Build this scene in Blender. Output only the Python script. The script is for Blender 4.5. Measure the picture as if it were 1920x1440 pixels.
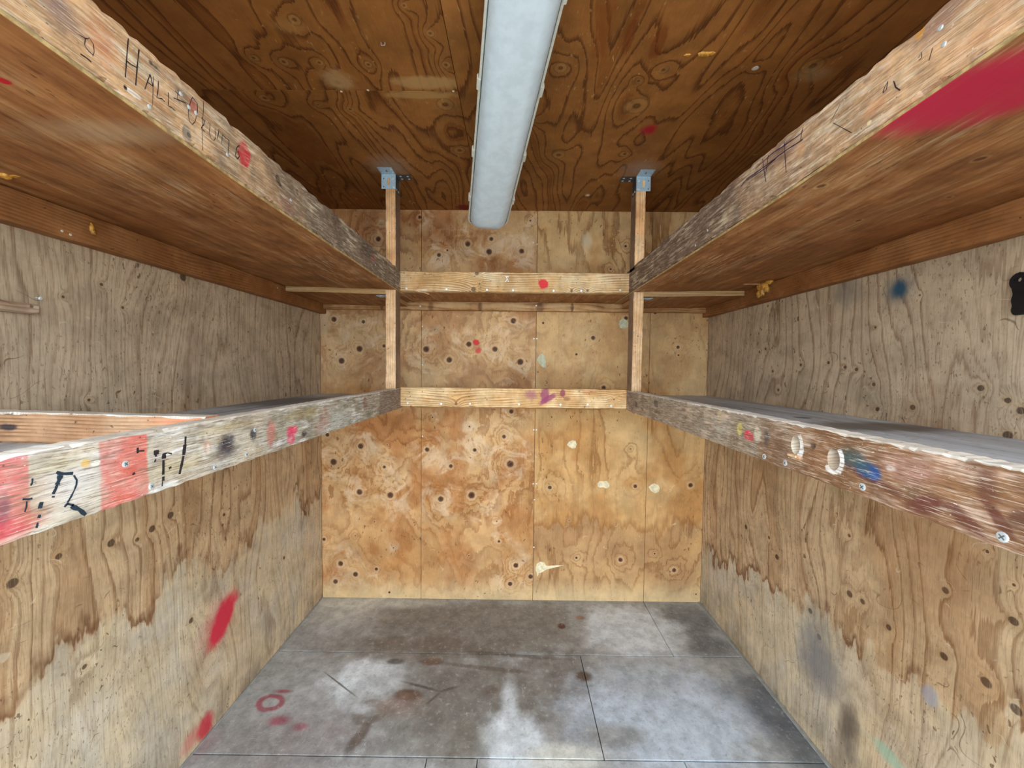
import bpy, bmesh, math, random
from mathutils import Vector, Matrix

for o in list(bpy.data.objects):
    bpy.data.objects.remove(o)
S = bpy.context.scene
COL = S.collection

# ---------------------------------------------------------------- camera, world, exposure
F_PX, PITCH, YAW, ROLL, EYE = 720.0, .0399, -.0039, .0107, 1.386
def _rot(p, y, r):
    cp, sp, cy, sy, cr, sr = math.cos(p), math.sin(p), math.cos(y), math.sin(y), math.cos(r), math.sin(r)
    Ry = Matrix(((cy, -sy, 0), (sy, cy, 0), (0, 0, 1)))
    Rp = Matrix(((1, 0, 0), (0, cp, -sp), (0, sp, cp)))
    Rr = Matrix(((cr, 0, sr), (0, 1, 0), (-sr, 0, cr)))
    return Rr @ Rp @ Ry
CAMR = _rot(PITCH, YAW, ROLL)
cd = bpy.data.cameras.new('camera')
cam = bpy.data.objects.new('camera', cd)
COL.objects.link(cam)
cd.sensor_width = 36.0
cd.lens = F_PX / 1920 * 36.0
cd.clip_start = .01
r_, f_, u_ = CAMR[0], CAMR[1], CAMR[2]
cam.matrix_world = Matrix(((r_[0], u_[0], -f_[0], 0), (r_[1], u_[1], -f_[1], 0), (r_[2], u_[2], -f_[2], EYE), (0, 0, 0, 1)))
S.camera = cam

w = bpy.data.worlds.new('overcast_sky')
S.world = w
w.use_nodes = True
bg = w.node_tree.nodes['Background']
bg.inputs[0].default_value = (.80, .91, 1.0, 1)
bg.inputs[1].default_value = 2.0

S.view_settings.view_transform = 'Standard'
S.view_settings.look = 'None'
S.view_settings.gamma = 1
S.view_settings.use_curve_mapping = False
S.view_settings.exposure = 1.75

# ---------------------------------------------------------------- dimensions (metres)
XL, XR, YB, YF, ZC = -1.134, 1.132, 2.25, -.19, 2.296
BX = .568                                  # inner face of the side boards
ZU0, ZU1 = 1.777, 1.876                    # upper boards
ZL0, ZL1 = 1.182, 1.282                    # lower boards
YBB = 1.925                                # face of the back boards

def un(px, py, ax, val):
    """photo pixel -> point on the plane coord[ax] = val"""
    d = CAMR.transposed() @ Vector(((px - 960) / F_PX, 1, (720 - py) / F_PX))
    o = Vector((0, 0, EYE))
    return o + d * ((val - o[ax]) / d[ax])

# ---------------------------------------------------------------- node helpers
def lin(c):
    return tuple(((v / 255) / 12.92 if v / 255 <= .04045 else ((v / 255 + .055) / 1.055) ** 2.4) for v in c)

class G:
    def __init__(s, name):
        s.mat = bpy.data.materials.new(name)
        s.mat.use_nodes = True
        s.nt = s.mat.node_tree
        s.nt.nodes.clear()
        s.out = s.nt.nodes.new('ShaderNodeOutputMaterial')
        s.b = s.nt.nodes.new('ShaderNodeBsdfPrincipled')
        s.nt.links.new(s.b.outputs[0], s.out.inputs[0])
        s.P = s.nt.nodes.new('ShaderNodeNewGeometry').outputs['Position']
        sp = s.nt.nodes.new('ShaderNodeSeparateXYZ')
        s.nt.links.new(s.P, sp.inputs[0])
        s.x, s.y, s.z = sp.outputs
    def put(s, sock, v):
        if v is None:
            return
        if isinstance(v, (int, float)):
            sock.default_value = v
        elif isinstance(v, (tuple, list)):
            n = len(sock.default_value)
            sock.default_value = (tuple(v) + (1,))[:n] if n == 4 else tuple(v)[:n]
        else:
            s.nt.links.new(v, sock)
    def m(s, op, a, b=None, c=None, clamp=False):
        n = s.nt.nodes.new('ShaderNodeMath')
        n.operation = op
        n.use_clamp = clamp
        for i, v in enumerate((a, b, c)):
            s.put(n.inputs[i], v)
        return n.outputs[0]
    def add(s, a, b): return s.m('ADD', a, b)
    def sub(s, a, b): return s.m('SUBTRACT', a, b)
    def mul(s, a, b): return s.m('MULTIPLY', a, b)
    def inv(s, a): return s.m('SUBTRACT', 1.0, a)
    def ma(s, a, b, c): return s.m('MULTIPLY_ADD', a, b, c)
    def vec(s, x, y, z=0.0):
        n = s.nt.nodes.new('ShaderNodeCombineXYZ')
        for i, v in enumerate((x, y, z)):
            s.put(n.inputs[i], v)
        return n.outputs[0]
    def vm(s, op, a, b=None, c=None):
        n = s.nt.nodes.new('ShaderNodeVectorMath')
        n.operation = op
        for i, v in enumerate((a, b, c)):
            s.put(n.inputs[i], v)
        return n.outputs['Value'] if op in ('LENGTH', 'DOT_PRODUCT', 'DISTANCE') else n.outputs[0]
    def noise(s, v, scale=1.0, detail=2.0, rough=.5, dist=0.0):
        n = s.nt.nodes.new('ShaderNodeTexNoise')
        s.put(n.inputs['Vector'], v)
        n.inputs['Scale'].default_value = scale
        n.inputs['Detail'].default_value = detail
        n.inputs['Roughness'].default_value = rough
        n.inputs['Distortion'].default_value = dist
        return n.outputs[0]
    def voro(s, v, scale=1.0, feature='F1', rand=1.0):
        n = s.nt.nodes.new('ShaderNodeTexVoronoi')
        n.feature = feature
        s.put(n.inputs['Vector'], v)
        n.inputs['Scale'].default_value = scale
        n.inputs['Randomness'].default_value = rand
        return n.outputs['Distance']
    def ss(s, x, a, b, lo=0.0, hi=1.0):
        n = s.nt.nodes.new('ShaderNodeMapRange')
        n.interpolation_type = 'SMOOTHSTEP'
        s.put(n.inputs[0], x)
        s.put(n.inputs[1], a)
        s.put(n.inputs[2], b)
        n.inputs[3].default_value = lo
        n.inputs[4].default_value = hi
        return n.outputs[0]
    def mix(s, f, a, b, mode='MIX'):
        n = s.nt.nodes.new('ShaderNodeMix')
        n.data_type = 'RGBA'
        n.blend_type = mode
        s.put(n.inputs[0], f)
        s.put(n.inputs[6], a)
        s.put(n.inputs[7], b)
        return n.outputs[2]
    def ramp(s, f, stops):
        n = s.nt.nodes.new('ShaderNodeValToRGB')
        s.put(n.inputs[0], f)
        e = n.color_ramp.elements
        while len(e) < len(stops):
            e.new(.5)
        for el, (p, c) in zip(e, stops):
            el.position = p
            el.color = tuple(c) + (1,)
        return n.outputs[0]
    def spot(s, c, r, e1=None, e2=None, warp=None, rect=False):
        """distance field of an ellipse: c centre, r (r1, r2), axes e1, e2"""
        e1, e2 = Vector(e1), Vector(e2)
        a = s.ma(s.vm('DOT_PRODUCT', s.P, tuple(e1)), 1 / r[0], -e1.dot(c) / r[0])
        b = s.ma(s.vm('DOT_PRODUCT', s.P, tuple(e2)), 1 / r[1], -e2.dot(c) / r[1])
        d = s.m('MAXIMUM', s.m('ABSOLUTE', a), s.m('ABSOLUTE', b)) if rect else s.vm('LENGTH', s.vec(a, b, 0.0))
        return s.add(d, warp) if warp is not None else d
    def done(s, col, rough=.75, bump=None, bstr=.3, bdist=.002, metal=0.0, spec=.25):
        s.put(s.b.inputs['Base Color'], col)
        s.put(s.b.inputs['Roughness'], rough)
        s.put(s.b.inputs['Metallic'], metal)
        s.put(s.b.inputs['Specular IOR Level'], spec)
        if bump is not None:
            n = s.nt.nodes.new('ShaderNodeBump')
            n.inputs['Strength'].default_value = bstr
            n.inputs['Distance'].default_value = bdist
            s.put(n.inputs['Height'], bump)
            s.nt.links.new(n.outputs[0], s.b.inputs['Normal'])
        return s.mat

AX = [Vector((1, 0, 0)), Vector((0, 1, 0)), Vector((0, 0, 1))]

def px_spot(px, py, rx, ry, ax, val):
    """centre and radii of a mark drawn on a plane, from its place and half size in the photo"""
    c = un(px, py, ax, val)
    if ax == 1:
        return c, (abs(un(px + rx, py, 1, val).x - c.x), abs(un(px, py - ry, 1, val).z - c.z)), AX[0], AX[2]
    if ax == 0:
        return c, (abs(un(px + rx, py, 0, val).y - c.y), abs(un(px, py - ry, 0, val).z - c.z)), AX[1], AX[2]
    return c, (abs(un(px + rx, py, 2, val).x - c.x), abs(un(px, py - ry, 2, val).y - c.y)), AX[0], AX[1]

def paint(g, col, marks, ax, val, warp, fibre=None):
    """marks: (px, py, rx, ry, rgb, softness, opacity[, ring])"""
    for mk in marks:
        px, py, rx, ry, rgb, soft, op = mk[:7]
        c, r, e1, e2 = px_spot(px, py, rx, ry, ax, val)
        rect = len(mk) > 7 and mk[7] == 'rect'
        d = g.spot(c, r, e1, e2, g.mul(warp, .25) if rect else warp, rect)
        if len(mk) > 7 and not rect:
            d = g.add(g.mul(g.m('ABSOLUTE', g.sub(d, 1.0)), 1 / mk[7]), 0.0)
        f = g.mul(g.inv(g.ss(d, 1 - soft, 1 + soft)), op)
        if fibre is not None:
            f = g.mul(f, fibre)
        col = g.mix(f, col, lin(rgb))
    return col

def streak(g, col, a, b, wid, rgb, soft, op, warp, ax, val):
    """elongated mark between two photo points"""
    A, B = un(*a, ax, val), un(*b, ax, val)
    c = (A + B) / 2
    e1 = (B - A).normalized()
    e2 = e1.cross(AX[ax]).normalized()
    d = g.spot(c, ((B - A).length / 2, wid), e1, e2, warp)
    return g.mix(g.mul(g.inv(g.ss(d, 1 - soft, 1 + soft)), op), col, lin(rgb))

def knots(g, pts, ax, val, grow=1.0):
    """field: distance to the nearest knot in knot radii. pts: (px, py, r_px)"""
    D = None
    zero = [1, 1, 1]
    zero[ax] = 0
    for px, py, rp in pts:
        c, r, e1, e2 = px_spot(px, py, rp, rp, ax, val)
        rad = (r[0] if ax == 2 else r[1]) * grow
        iv = tuple(z / rad for z in zero)
        d = g.vm('LENGTH', g.vm('MULTIPLY_ADD', g.P, iv, tuple(-c[i] * iv[i] for i in range(3))))
        D = d if D is None else g.m('MINIMUM', D, d)
    return D

# ---------------------------------------------------------------- plywood
def ply_lines(g, u, v, seed, nu, nv, amp, slope, jag=.3, D=None, kb=0.0, kr=3.0, detail=2.0, lo=.6, hi=.95, nrough=.45):
    """growth-ring contours of a peeled veneer; u runs across the grain, v along it"""
    h = g.mul(g.noise(g.vec(g.mul(u, nu), g.mul(v, nv), seed), 1, detail, nrough), amp)
    h = g.ma(u, slope, h)
    if D is not None:
        q = g.mul(D, 1 / kr)
        h = g.ma(g.m('DIVIDE', 1.0, g.ma(q, q, 1.0)), kb, h)
    j = g.noise(g.vec(g.mul(u, 190.0), g.mul(v, 9.0), seed + 3.1), 1, 2, .6)
    h = g.ma(j, jag, h)
    t = g.m('FRACT', h)
    line = g.mul(g.ss(t, lo, hi), g.inv(g.ss(t, hi + .01, min(hi + .05, 1.0))))
    wide = g.m('FRACT', g.mul(h, .23))
    return line, h, wide

def fine(g, u, v, seed):
    return g.noise(g.vec(g.mul(u, 420.0), g.mul(v, 22.0), seed), 1, 3, .65)

def flecks(g, u, v, seed, fu, fv, thr, spread=.05):
    n = g.noise(g.vec(g.mul(u, fu), g.mul(v, fv), seed), 1, 1.5, .5, .6)
    lowf = g.noise(g.vec(g.mul(u, 3.0), g.mul(v, 3.0), seed + 9), 1, 1, .5)
    return g.mul(g.ss(n, thr, thr + spread), g.ss(lowf, .38, .62))

def scratch(g, u, v, seed, sc=7.0, wid=.004):
    n = g.noise(g.vec(u, v, seed), sc, 1, .4, .8)
    msk = g.noise(g.vec(u, v, seed + 4), sc * 2.2, 1, .5)
    return g.mul(g.inv(g.ss(g.m('ABSOLUTE', g.sub(n, .5)), wid * .4, wid)), g.ss(msk, .56, .66))

def grime(g, col, seed, lo=.72, hi=1.16, sc=9.0):
    n = g.noise(g.vm('ADD', g.P, (seed, seed * .7, seed * .3)), sc, 6, .68)
    k = g.ss(n, .3, .7, lo, hi)
    return g.mix(1.0, col, g.vec(k, k, k), 'MULTIPLY')

def mat_side(name, ax_x, seed, kn, stain, marks, streaks=()):
    g = G(name)
    u, v = g.y, g.z
    D = knots(g, kn, 0, ax_x, 1.0)
    line, h, wide = ply_lines(g, u, v, seed, 3.6, .8, 11.0, 20.0, .4, D, .9, 2.0, 2.6, .66, .95)
    t3 = g.m('FRACT', g.mul(h, 2.7))
    thin = g.mul(g.ss(t3, .6, .9), g.inv(g.ss(t3, .92, 1.0)))
    patch = g.mul(g.ss(wide, .70, .76), g.inv(g.ss(wide, .95, .97)))
    big = g.noise(g.vec(g.mul(u, 2.0), g.mul(v, 1.1), seed + 20), 1, 3, .55)
    f = fine(g, u, v, seed + 1)
    bn = g.noise(g.vec(g.mul(u, 5.0), g.mul(v, 3.0), seed + 12), 1, 4, .62)
    col = g.mix(g.ss(big, .3, .7), lin((189, 155, 116)), lin((209, 181, 144)))
    col = g.mix(g.mul(patch, .4), col, lin((168, 124, 84)))
    lmod = g.noise(g.vec(g.mul(u, 1.6), g.mul(v, 1.6), seed + 31), 1, 2, .5)
    lf = g.m('ADD', g.mul(line, g.ss(lmod, .3, .65, .22, .66)), g.mul(thin, g.ss(lmod, .7, .35, .14, .42)), clamp=True)
    col = g.mix(lf, col, lin((128, 88, 54)))
    # greyer above the lower shelf: weathering, plus cool daylight painted into the colour
    gz = g.add(g.z, g.mul(g.sub(big, .5), .35))
    gr = g.mul(g.ss(gz, 1.0, 1.3), .7)
    col = g.mix(gr, col, g.mix(lf, lin((200, 183, 158)), lin((138, 112, 88))))
    # tide mark: wood bleached and greyed by damp from the floor
    z0, sl, amp = stain
    n1 = g.noise(g.vec(g.mul(u, 3.5), 0.0, seed + 7), 1, 2, .5)
    n2 = g.noise(g.vec(g.mul(u, 24.0), g.mul(v, 2.6), seed + 8), 1, 3, .6)
    lev = g.ma(g.sub(n1, .5), amp, g.ma(u, sl, z0))
    e = g.sub(g.ma(g.sub(n2, .5), .30, g.ma(g.sub(bn, .5), .55, lev)), g.z)
    below = g.ss(e, -.012, .04)
    edge = g.mul(g.ss(e, -.06, .0), g.inv(g.ss(e, .0, .014)))
    en = g.noise(g.vec(g.mul(u, 9.0), g.mul(v, 5.0), seed + 11), 1, 3, .55)
    bleached = g.mix(g.ss(en, .35, .7), lin((208, 190, 158)), lin((198, 188, 170)))
    bleached = g.mix(g.mul(lf, .6), bleached, lin((136, 110, 82)))
    bleached = g.mix(g.mul(g.ss(f, .55, .75), .35), bleached, lin((214, 206, 192)))
    col = g.mix(g.mul(below, g.ss(big, .3, .62, .45, .95)), col, bleached)
    col = g.mix(g.mul(g.mul(edge, g.ss(en, .44, .6)), .8), col, lin((104, 62, 34)))
    dk = g.mul(g.mul(g.inv(g.ss(g.ma(n2, .4, g.z), .12, .42)), g.ss(en, .42, .6)), .55)
    col = g.mix(dk, col, lin((112, 92, 66)))
    # knots
    core = g.inv(g.ss(D, .75, 1.15))
    ring = g.mul(g.ss(D, .9, 1.3), g.inv(g.ss(D, 1.3, 2.6)))
    col = g.mix(g.mul(ring, .35), col, lin((184, 148, 104)))
    col = g.mix(g.mul(core, .85), col, lin((70, 46, 30)))
    col = g.mix(g.mul(flecks(g, u, v, seed + 2, 95.0, 48.0, .675, .03), .75), col, lin((80, 52, 32)))
    col = g.mix(g.mul(flecks(g, u, v, seed + 5, 210.0, 80.0, .66, .03), .6), col, lin((92, 66, 44)))
    col = g.mix(g.mul(scratch(g, u, v, seed + 6), .6), col, lin((84, 60, 40)))
    col = g.mix(g.mul(scratch(g, v, u, seed + 16, 11.0, .006), .5), col, lin((226, 210, 184)))
    col = g.mix(g.mul(g.ss(f, .5, .8), .25), col, lin((228, 206, 172)))
    col = g.mix(g.mul(g.inv(g.ss(f, .25, .48)), .4), col, lin((112, 80, 52)))
    col = grime(g, col, seed, .78, 1.13, 10.0)
    wn = g.mul(g.sub(g.noise(g.P, 16, 3, .6), .5), 1.1)
    col = paint(g, col, marks, 0, ax_x, wn)
    for st in streaks:
        col = streak(g, col, *st, wn, 0, ax_x)
    return g.done(col, .8, f, .3, .0014, spec=.12)

def mat_back(name, seed, kn, kind, marks):
    g = G(name)
    u, v = g.x, g.z
    D0 = knots(g, kn, 1, YB, 1.0)
    D = g.mul(D0, g.ma(g.noise(g.vec(u, v, seed), 30, 2, .5), 1.0, .5))
    if kind == 'red':
        line, h, wide = ply_lines(g, u, v, seed, 3.8, 1.9, 10.0, 2.0, .6, D, 4.4, 3.2, 2.8, .45, .95)
        A, B, Cc, L = (198, 150, 98), (220, 180, 130), (178, 116, 68), (134, 78, 40)
    else:
        line, h, wide = ply_lines(g, u, v, seed, 3.8, 1.1, 9.0, 3.0, .5, D, 3.0, 4.0, 2.6, .6, .95)
        A, B, Cc, L = (208, 164, 108), (224, 188, 136), (190, 138, 82), (134, 84, 42)
    big = g.noise(g.vec(g.mul(u, 2.6), g.mul(v, 2.2), seed + 20), 1, 3, .55)
    warm = g.noise(g.vec(g.mul(u, 4.2), g.mul(v, 3.4), seed + 21), 1, 3, .6)
    f = fine(g, u, v, seed + 1)
    col = g.mix(g.ss(big, .3, .7), lin(A), lin(B))
    col = g.mix(g.mul(g.ss(warm, .46, .62), .75), col, lin(Cc))
    lmod = g.noise(g.vec(g.mul(u, 2.2), g.mul(v, 2.2), seed + 31), 1, 2, .5)
    col = g.mix(g.mul(line, g.ss(lmod, .35, .65, .22, .72)), col, lin(L))
    if kind == 'red':
        # pale clouds that gather round the knots
        near = g.m('DIVIDE', 1.0, g.ma(g.mul(D, .14), g.mul(D, .14), 1.0))
        cl = g.noise(g.vec(g.mul(u, 6.5), g.mul(v, 6.5), seed + 40), 1, 4, .62, 1.2)
        pale = g.mul(g.ss(cl, .46, .62), g.ss(near, .2, .75))
        col = g.mix(g.mul(pale, .68), col, lin((234, 208, 174)))
        dark = g.mul(g.inv(g.ss(cl, .32, .46)), g.ss(near, .3, .8))
        col = g.mix(g.mul(dark, .55), col, lin((140, 78, 32)))
    # more orange below the lower shelf, paler between the shelves
    zz = g.add(g.z, g.mul(g.sub(big, .5), .5))
    col = g.mix(g.mul(g.inv(g.ss(zz, .75, 1.25)), .5), col, g.mix(.35, col, lin((206, 134, 58))))
    col = g.mix(g.mul(g.mul(g.ss(zz, 1.15, 1.4), g.inv(g.ss(zz, 1.6, 1.85))), .3), col, lin((206, 176, 134)))
    # damp marks near the floor
    n2 = g.noise(g.vec(g.mul(u, 20.0), g.mul(v, 1.5), seed + 8), 1, 3, .6)
    n3 = g.noise(g.vec(g.mul(u, 3.0), 0.0, seed + 9), 1, 1, .5)
    z0 = .47 if kind != 'red' else .24
    e = g.sub(g.ma(g.sub(n2, .5), .3, g.ma(g.sub(big, .5), .35, z0)), g.z)
    below = g.ss(e, -.004, .02)
    edge = g.mul(g.ss(e, -.05, .0), g.inv(g.ss(e, .0, .015)))
    st = .5 if kind != 'red' else .22
    col = g.mix(g.mul(below, g.mul(g.ss(warm, .3, .62, .4, 1.2), st)), col, g.mix(g.mul(line, .6), lin((172, 134, 98)), lin((120, 78, 46))))
    col = g.mix(g.mul(edge, st * .9), col, lin((134, 76, 34)))
    lowp = g.mul(g.inv(g.ss(g.ma(n2, .1, g.z), .06, .2)), .65)
    col = g.mix(lowp, col, lin((222, 196, 150)))
    # knots: dark heart, pale collar, thin rings
    core = g.inv(g.ss(D0, .82, 1.06))
    heart = g.inv(g.ss(D0, .3, .9))
    coll = g.mul(g.ss(D, .98, 1.15), g.inv(g.ss(D, 1.5, 2.4)))
    rg = g.mul(g.ss(g.m('SINE', g.mul(D, 7.5)), .2, .9), g.inv(g.ss(D, 1.4, 3.6)))
    col = g.mix(g.mul(coll, .6), col, lin((216, 180, 138)))
    col = g.mix(g.mul(rg, .22), col, lin((150, 92, 48)))
    col = g.mix(g.mul(core, .93), col, g.mix(heart, lin((98, 64, 50)), lin((52, 33, 27))))
    col = g.mix(g.mul(flecks(g, u, v, seed + 2, 70.0, 40.0, .68, .03), .7), col, lin((84, 50, 28)))
    col = g.mix(g.mul(scratch(g, u, v, seed + 6, 9.0), .5), col, lin((232, 206, 166)))
    col = g.mix(g.mul(g.ss(f, .5, .8), .22), col, lin((236, 202, 150)))
    col = g.mix(g.mul(g.inv(g.ss(f, .25, .48)), .25), col, lin((132, 84, 40)))
    col = grime(g, col, seed, .82, 1.10, 8.0)
    wn = g.mul(g.sub(g.noise(g.P, 40, 3, .6), .5), .9)
    col = paint(g, col, marks, 1, YB, wn)
    return g.done(col, .72, f, .22, .001, spec=.2)

def mat_ceiling(name, seed, kn, marks, slope=7.0):
    g = G(name)
    u, v = g.x, g.y
    D = knots(g, kn, 2, ZC, 1.0) if kn else None
    line, h, wide = ply_lines(g, u, v, seed, 4.6, .9, 14.0, slope, .45, D, 2.2, 3.0, 1.8, .66, .94)
    patch = g.mul(g.ss(wide, .80, .9), g.inv(g.ss(wide, .965, .985)))
    big = g.noise(g.vec(g.mul(u, 2.0), g.mul(v, 1.3), seed + 20), 1, 3, .55)
    f = fine(g, u, v, seed + 1)
    col = g.mix(g.ss(big, .3, .7), lin((146, 94, 44)), lin((166, 110, 56)))
    col = g.mix(g.mul(patch, .55), col, lin((128, 70, 24)))
    col = g.mix(g.mul(line, .88), col, lin((92, 48, 18)))
    if D is not None:
        ring = g.inv(g.ss(D, .9, 2.0))
        col = g.mix(g.mul(ring, .45), col, lin((180, 136, 80)))
        rg = g.ss(g.m('SINE', g.mul(D, 6.0)), .3, .95)
        col = g.mix(g.mul(g.mul(rg, ring), .55), col, lin((96, 54, 22)))
        col = g.mix(g.mul(g.inv(g.ss(D, .3, .6)), .6), col, lin((88, 52, 24)))
    col = g.mix(g.mul(flecks(g, u, v, seed + 2, 90.0, 40.0, .68, .03), .5), col, lin((206, 168, 112)))
    col = g.mix(g.mul(g.ss(f, .5, .8), .18), col, lin((206, 150, 84)))
    col = g.mix(g.mul(g.inv(g.ss(f, .25, .48)), .25), col, lin((112, 66, 26)))
    col = grime(g, col, seed, .76, 1.14, 8.0)
    wn = g.mul(g.sub(g.noise(g.P, 30, 3, .6), .5), 1.0)
    col = paint(g, col, marks, 2, ZC, wn)
    return g.done(col, .6, f, .25, .001, spec=.25)

def mat_underside(name, seed, marks, zval, kn):
    g = G(name)
    u, v = g.x, g.y
    D = knots(g, kn, 2, zval)
    n = g.noise(g.vec(g.mul(u, 26.0), g.mul(v, 3.4), seed), 1, 6, .7, .6)
    n2 = g.noise(g.vec(g.mul(u, 110.0), g.mul(v, 9.0), seed + 3), 1, 4, .65)
    big = g.noise(g.vec(g.mul(u, 3.0), g.mul(v, 2.2), seed + 5), 1, 3, .55)
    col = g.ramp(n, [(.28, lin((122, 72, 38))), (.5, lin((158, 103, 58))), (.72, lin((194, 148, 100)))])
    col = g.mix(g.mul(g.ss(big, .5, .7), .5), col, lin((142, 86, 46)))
    # scraped pale streaks towards the open edge
    sx = g.m('ABSOLUTE', u)
    pal = g.mul(g.mul(g.ss(n2, .48, .68), g.ss(big, .42, .56)), g.inv(g.ss(sx, .68, .95)))
    col = g.mix(g.mul(pal, .6), col, lin((214, 186, 146)))
    col = g.mix(g.mul(g.inv(g.ss(n2, .3, .46)), .4), col, lin((118, 66, 28)))
    col = g.mix(g.mul(g.inv(g.ss(D, .6, 1.1)), .75), col, lin((92, 56, 34)))
    col = g.mix(g.mul(g.mul(g.ss(D, 1.0, 1.2), g.inv(g.ss(D, 1.2, 1.9))), .35), col, lin((206, 164, 112)))
    col = g.mix(g.mul(flecks(g, u, v, seed + 2, 160.0, 30.0, .66, .03), .6), col, lin((90, 50, 22)))
    col = grime(g, col, seed, .72, 1.18, 10.0)
    wn = g.mul(g.sub(g.noise(g.vec(g.mul(u, 30.0), g.mul(v, 5.0), seed), 1, 3, .6), .5), .9)
    col = paint(g, col, marks, 2, zval, wn)
    return g.done(col, .62, g.ma(n2, .6, n), .25, .001, spec=.25)

def mat_shelftop(name, seed, marks, zval):
    g = G(name)
    u, v = g.x, g.y
    n = g.noise(g.vec(g.mul(u, 18.0), g.mul(v, 1.5), seed), 1, 4, .6, .4)
    n2 = g.noise(g.P, 60, 3, .6)
    col = g.ramp(n, [(.3, lin((140, 144, 152))), (.5, lin((180, 188, 196))), (.72, lin((214, 222, 228)))])
    col = g.mix(g.mul(g.inv(g.ss(n2, .3, .45)), .35), col, lin((80, 76, 74)))
    wn = g.mul(g.sub(g.noise(g.vec(g.mul(u, 14.0), g.mul(v, 6.0), seed), 1, 3, .6), .5), 1.2)
    col = paint(g, col, marks, 2, zval, wn)
    return g.done(col, .5, n2, .2, .001, spec=.4)

def mat_floor():
    g = G('worn_grey_floor_plywood')
    u, v = g.x, g.y
    n = g.noise(g.P, 2.2, 4, .6)
    n2 = g.noise(g.P, 44, 5, .7)
    n3 = g.noise(g.P, 150, 3, .6)
    col = g.ramp(n, [(.3, lin((152, 150, 146))), (.5, lin((176, 177, 176))), (.7, lin((194, 197, 200)))])
    wn = g.mul(g.sub(g.noise(g.P, 7, 4, .6), .5), 1.5)
    W, B, D_, R, N_ = (226, 234, 240), (200, 212, 226), (134, 128, 119), (104, 64, 38), (226, 226, 216)
    marks = [(905, 1170, 210, 48, D_, .35, .85), (760, 1215, 170, 22, (116, 100, 84), .5, .6), (640, 1150, 60, 22, N_, .6, .45),
             (690, 1130, 130, 9, N_, .6, .5), (1290, 1165, 50, 30, (92, 92, 96), .5, .65), (1330, 1215, 40, 20, (92, 92, 96), .5, .6),
             (1185, 1180, 88, 42, W, .3, .85), (690, 1278, 72, 42, W, .2, .95), (900, 1310, 190, 85, (124, 118, 109), .5, .8), (1075, 1290, 45, 60, (120, 112, 104), .5, .75),
             (1240, 1335, 170, 90, B, .4, .9), (1190, 1270, 80, 30, (168, 172, 172), .5, .5), (960, 1395, 60, 55, W, .35, .95), (955, 1330, 16, 50, W, .5, .75),
             (1060, 1420, 80, 24, N_, .5, .75), (1450, 1325, 45, 50, (84, 88, 96), .5, .75), (1500, 1400, 50, 50, (88, 92, 100), .5, .7), (1400, 1300, 60, 20, (120, 124, 130), .6, .5),
             (860, 1390, 70, 30, (120, 112, 96), .6, .4), (560, 1390, 110, 60, (136, 120, 118), .6, .5), (1150, 1380, 55, 22, (128, 120, 104), .5, .6),
             (765, 1302, 26, 11, (100, 72, 50), .3, .85), (695, 1335, 22, 16, (104, 88, 70), .4, .45, .45), (675, 1330, 14, 8, W, .5, .5), (740, 1240, 16, 5, (78, 66, 58), .4, .8),
             (810, 1241, 18, 6, (118, 82, 56), .4, .7), (1095, 1268, 15, 10, (92, 68, 46), .4, .85), (1053, 1174, 7, 5, (92, 46, 34), .3, .9), (1087, 1158, 9, 4, (160, 122, 92), .3, .8),
             (920, 1295, 14, 9, (112, 90, 78), .5, .5), (750, 1320, 40, 20, (160, 132, 120), .6, .5),
             (508, 1318, 20, 13, (168, 52, 78), .5, .75, .3), (532, 1296, 16, 4, (172, 56, 80), .5, .75),
             (524, 1352, 17, 8, (172, 64, 90), .6, .7), (563, 1363, 14, 7, (168, 72, 98), .6, .6), (360, 1400, 30, 30, (178, 140, 146), .7, .4)]
    col = paint(g, col, marks, 2, 0.0, wn)
    col = streak(g, col, (648, 1416), (700, 1345), .022, (94, 80, 66), .5, .75, wn, 2, 0.0)
    col = streak(g, col, (755, 1278), (825, 1296), .008, (80, 72, 66), .5, .8, wn, 2, 0.0)
    col = streak(g, col, (825, 1296), (860, 1287), .007, (90, 82, 74), .5, .7, wn, 2, 0.0)
    col = streak(g, col, (800, 1320), (828, 1296), .006, (90, 82, 74), .5, .7, wn, 2, 0.0)
    col = streak(g, col, (800, 1241), (1000, 1262), .012, (100, 86, 74), .6, .6, wn, 2, 0.0)
    col = streak(g, col, (880, 1222), (1055, 1236), .012, (88, 80, 72), .6, .65, wn, 2, 0.0)
    col = streak(g, col, (612, 1263), (660, 1300), .004, (78, 74, 70), .4, .8, wn, 2, 0.0)
    col = g.mix(g.mul(g.ss(n2, .54, .7), .3), col, lin((220, 224, 226)))
    col = g.mix(g.mul(g.inv(g.ss(n2, .32, .47)), .3), col, lin((104, 101, 96)))
    col = g.mix(g.mul(g.inv(g.ss(n3, .28, .42)), .35), col, lin((70, 68, 66)))
    col = grime(g, col, 2.0, .74, 1.12, 18.0)
    col = g.mix(g.mul(scratch(g, u, v, 3.3, 10.0, .003), .5), col, lin((214, 214, 208)))
    col = g.mix(g.mul(scratch(g, v, u, 8.3, 22.0, .006), .45), col, lin((222, 222, 216)))
    return g.done(col, .58, g.ma(n3, .5, n2), .3, .001, spec=.35)

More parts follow.
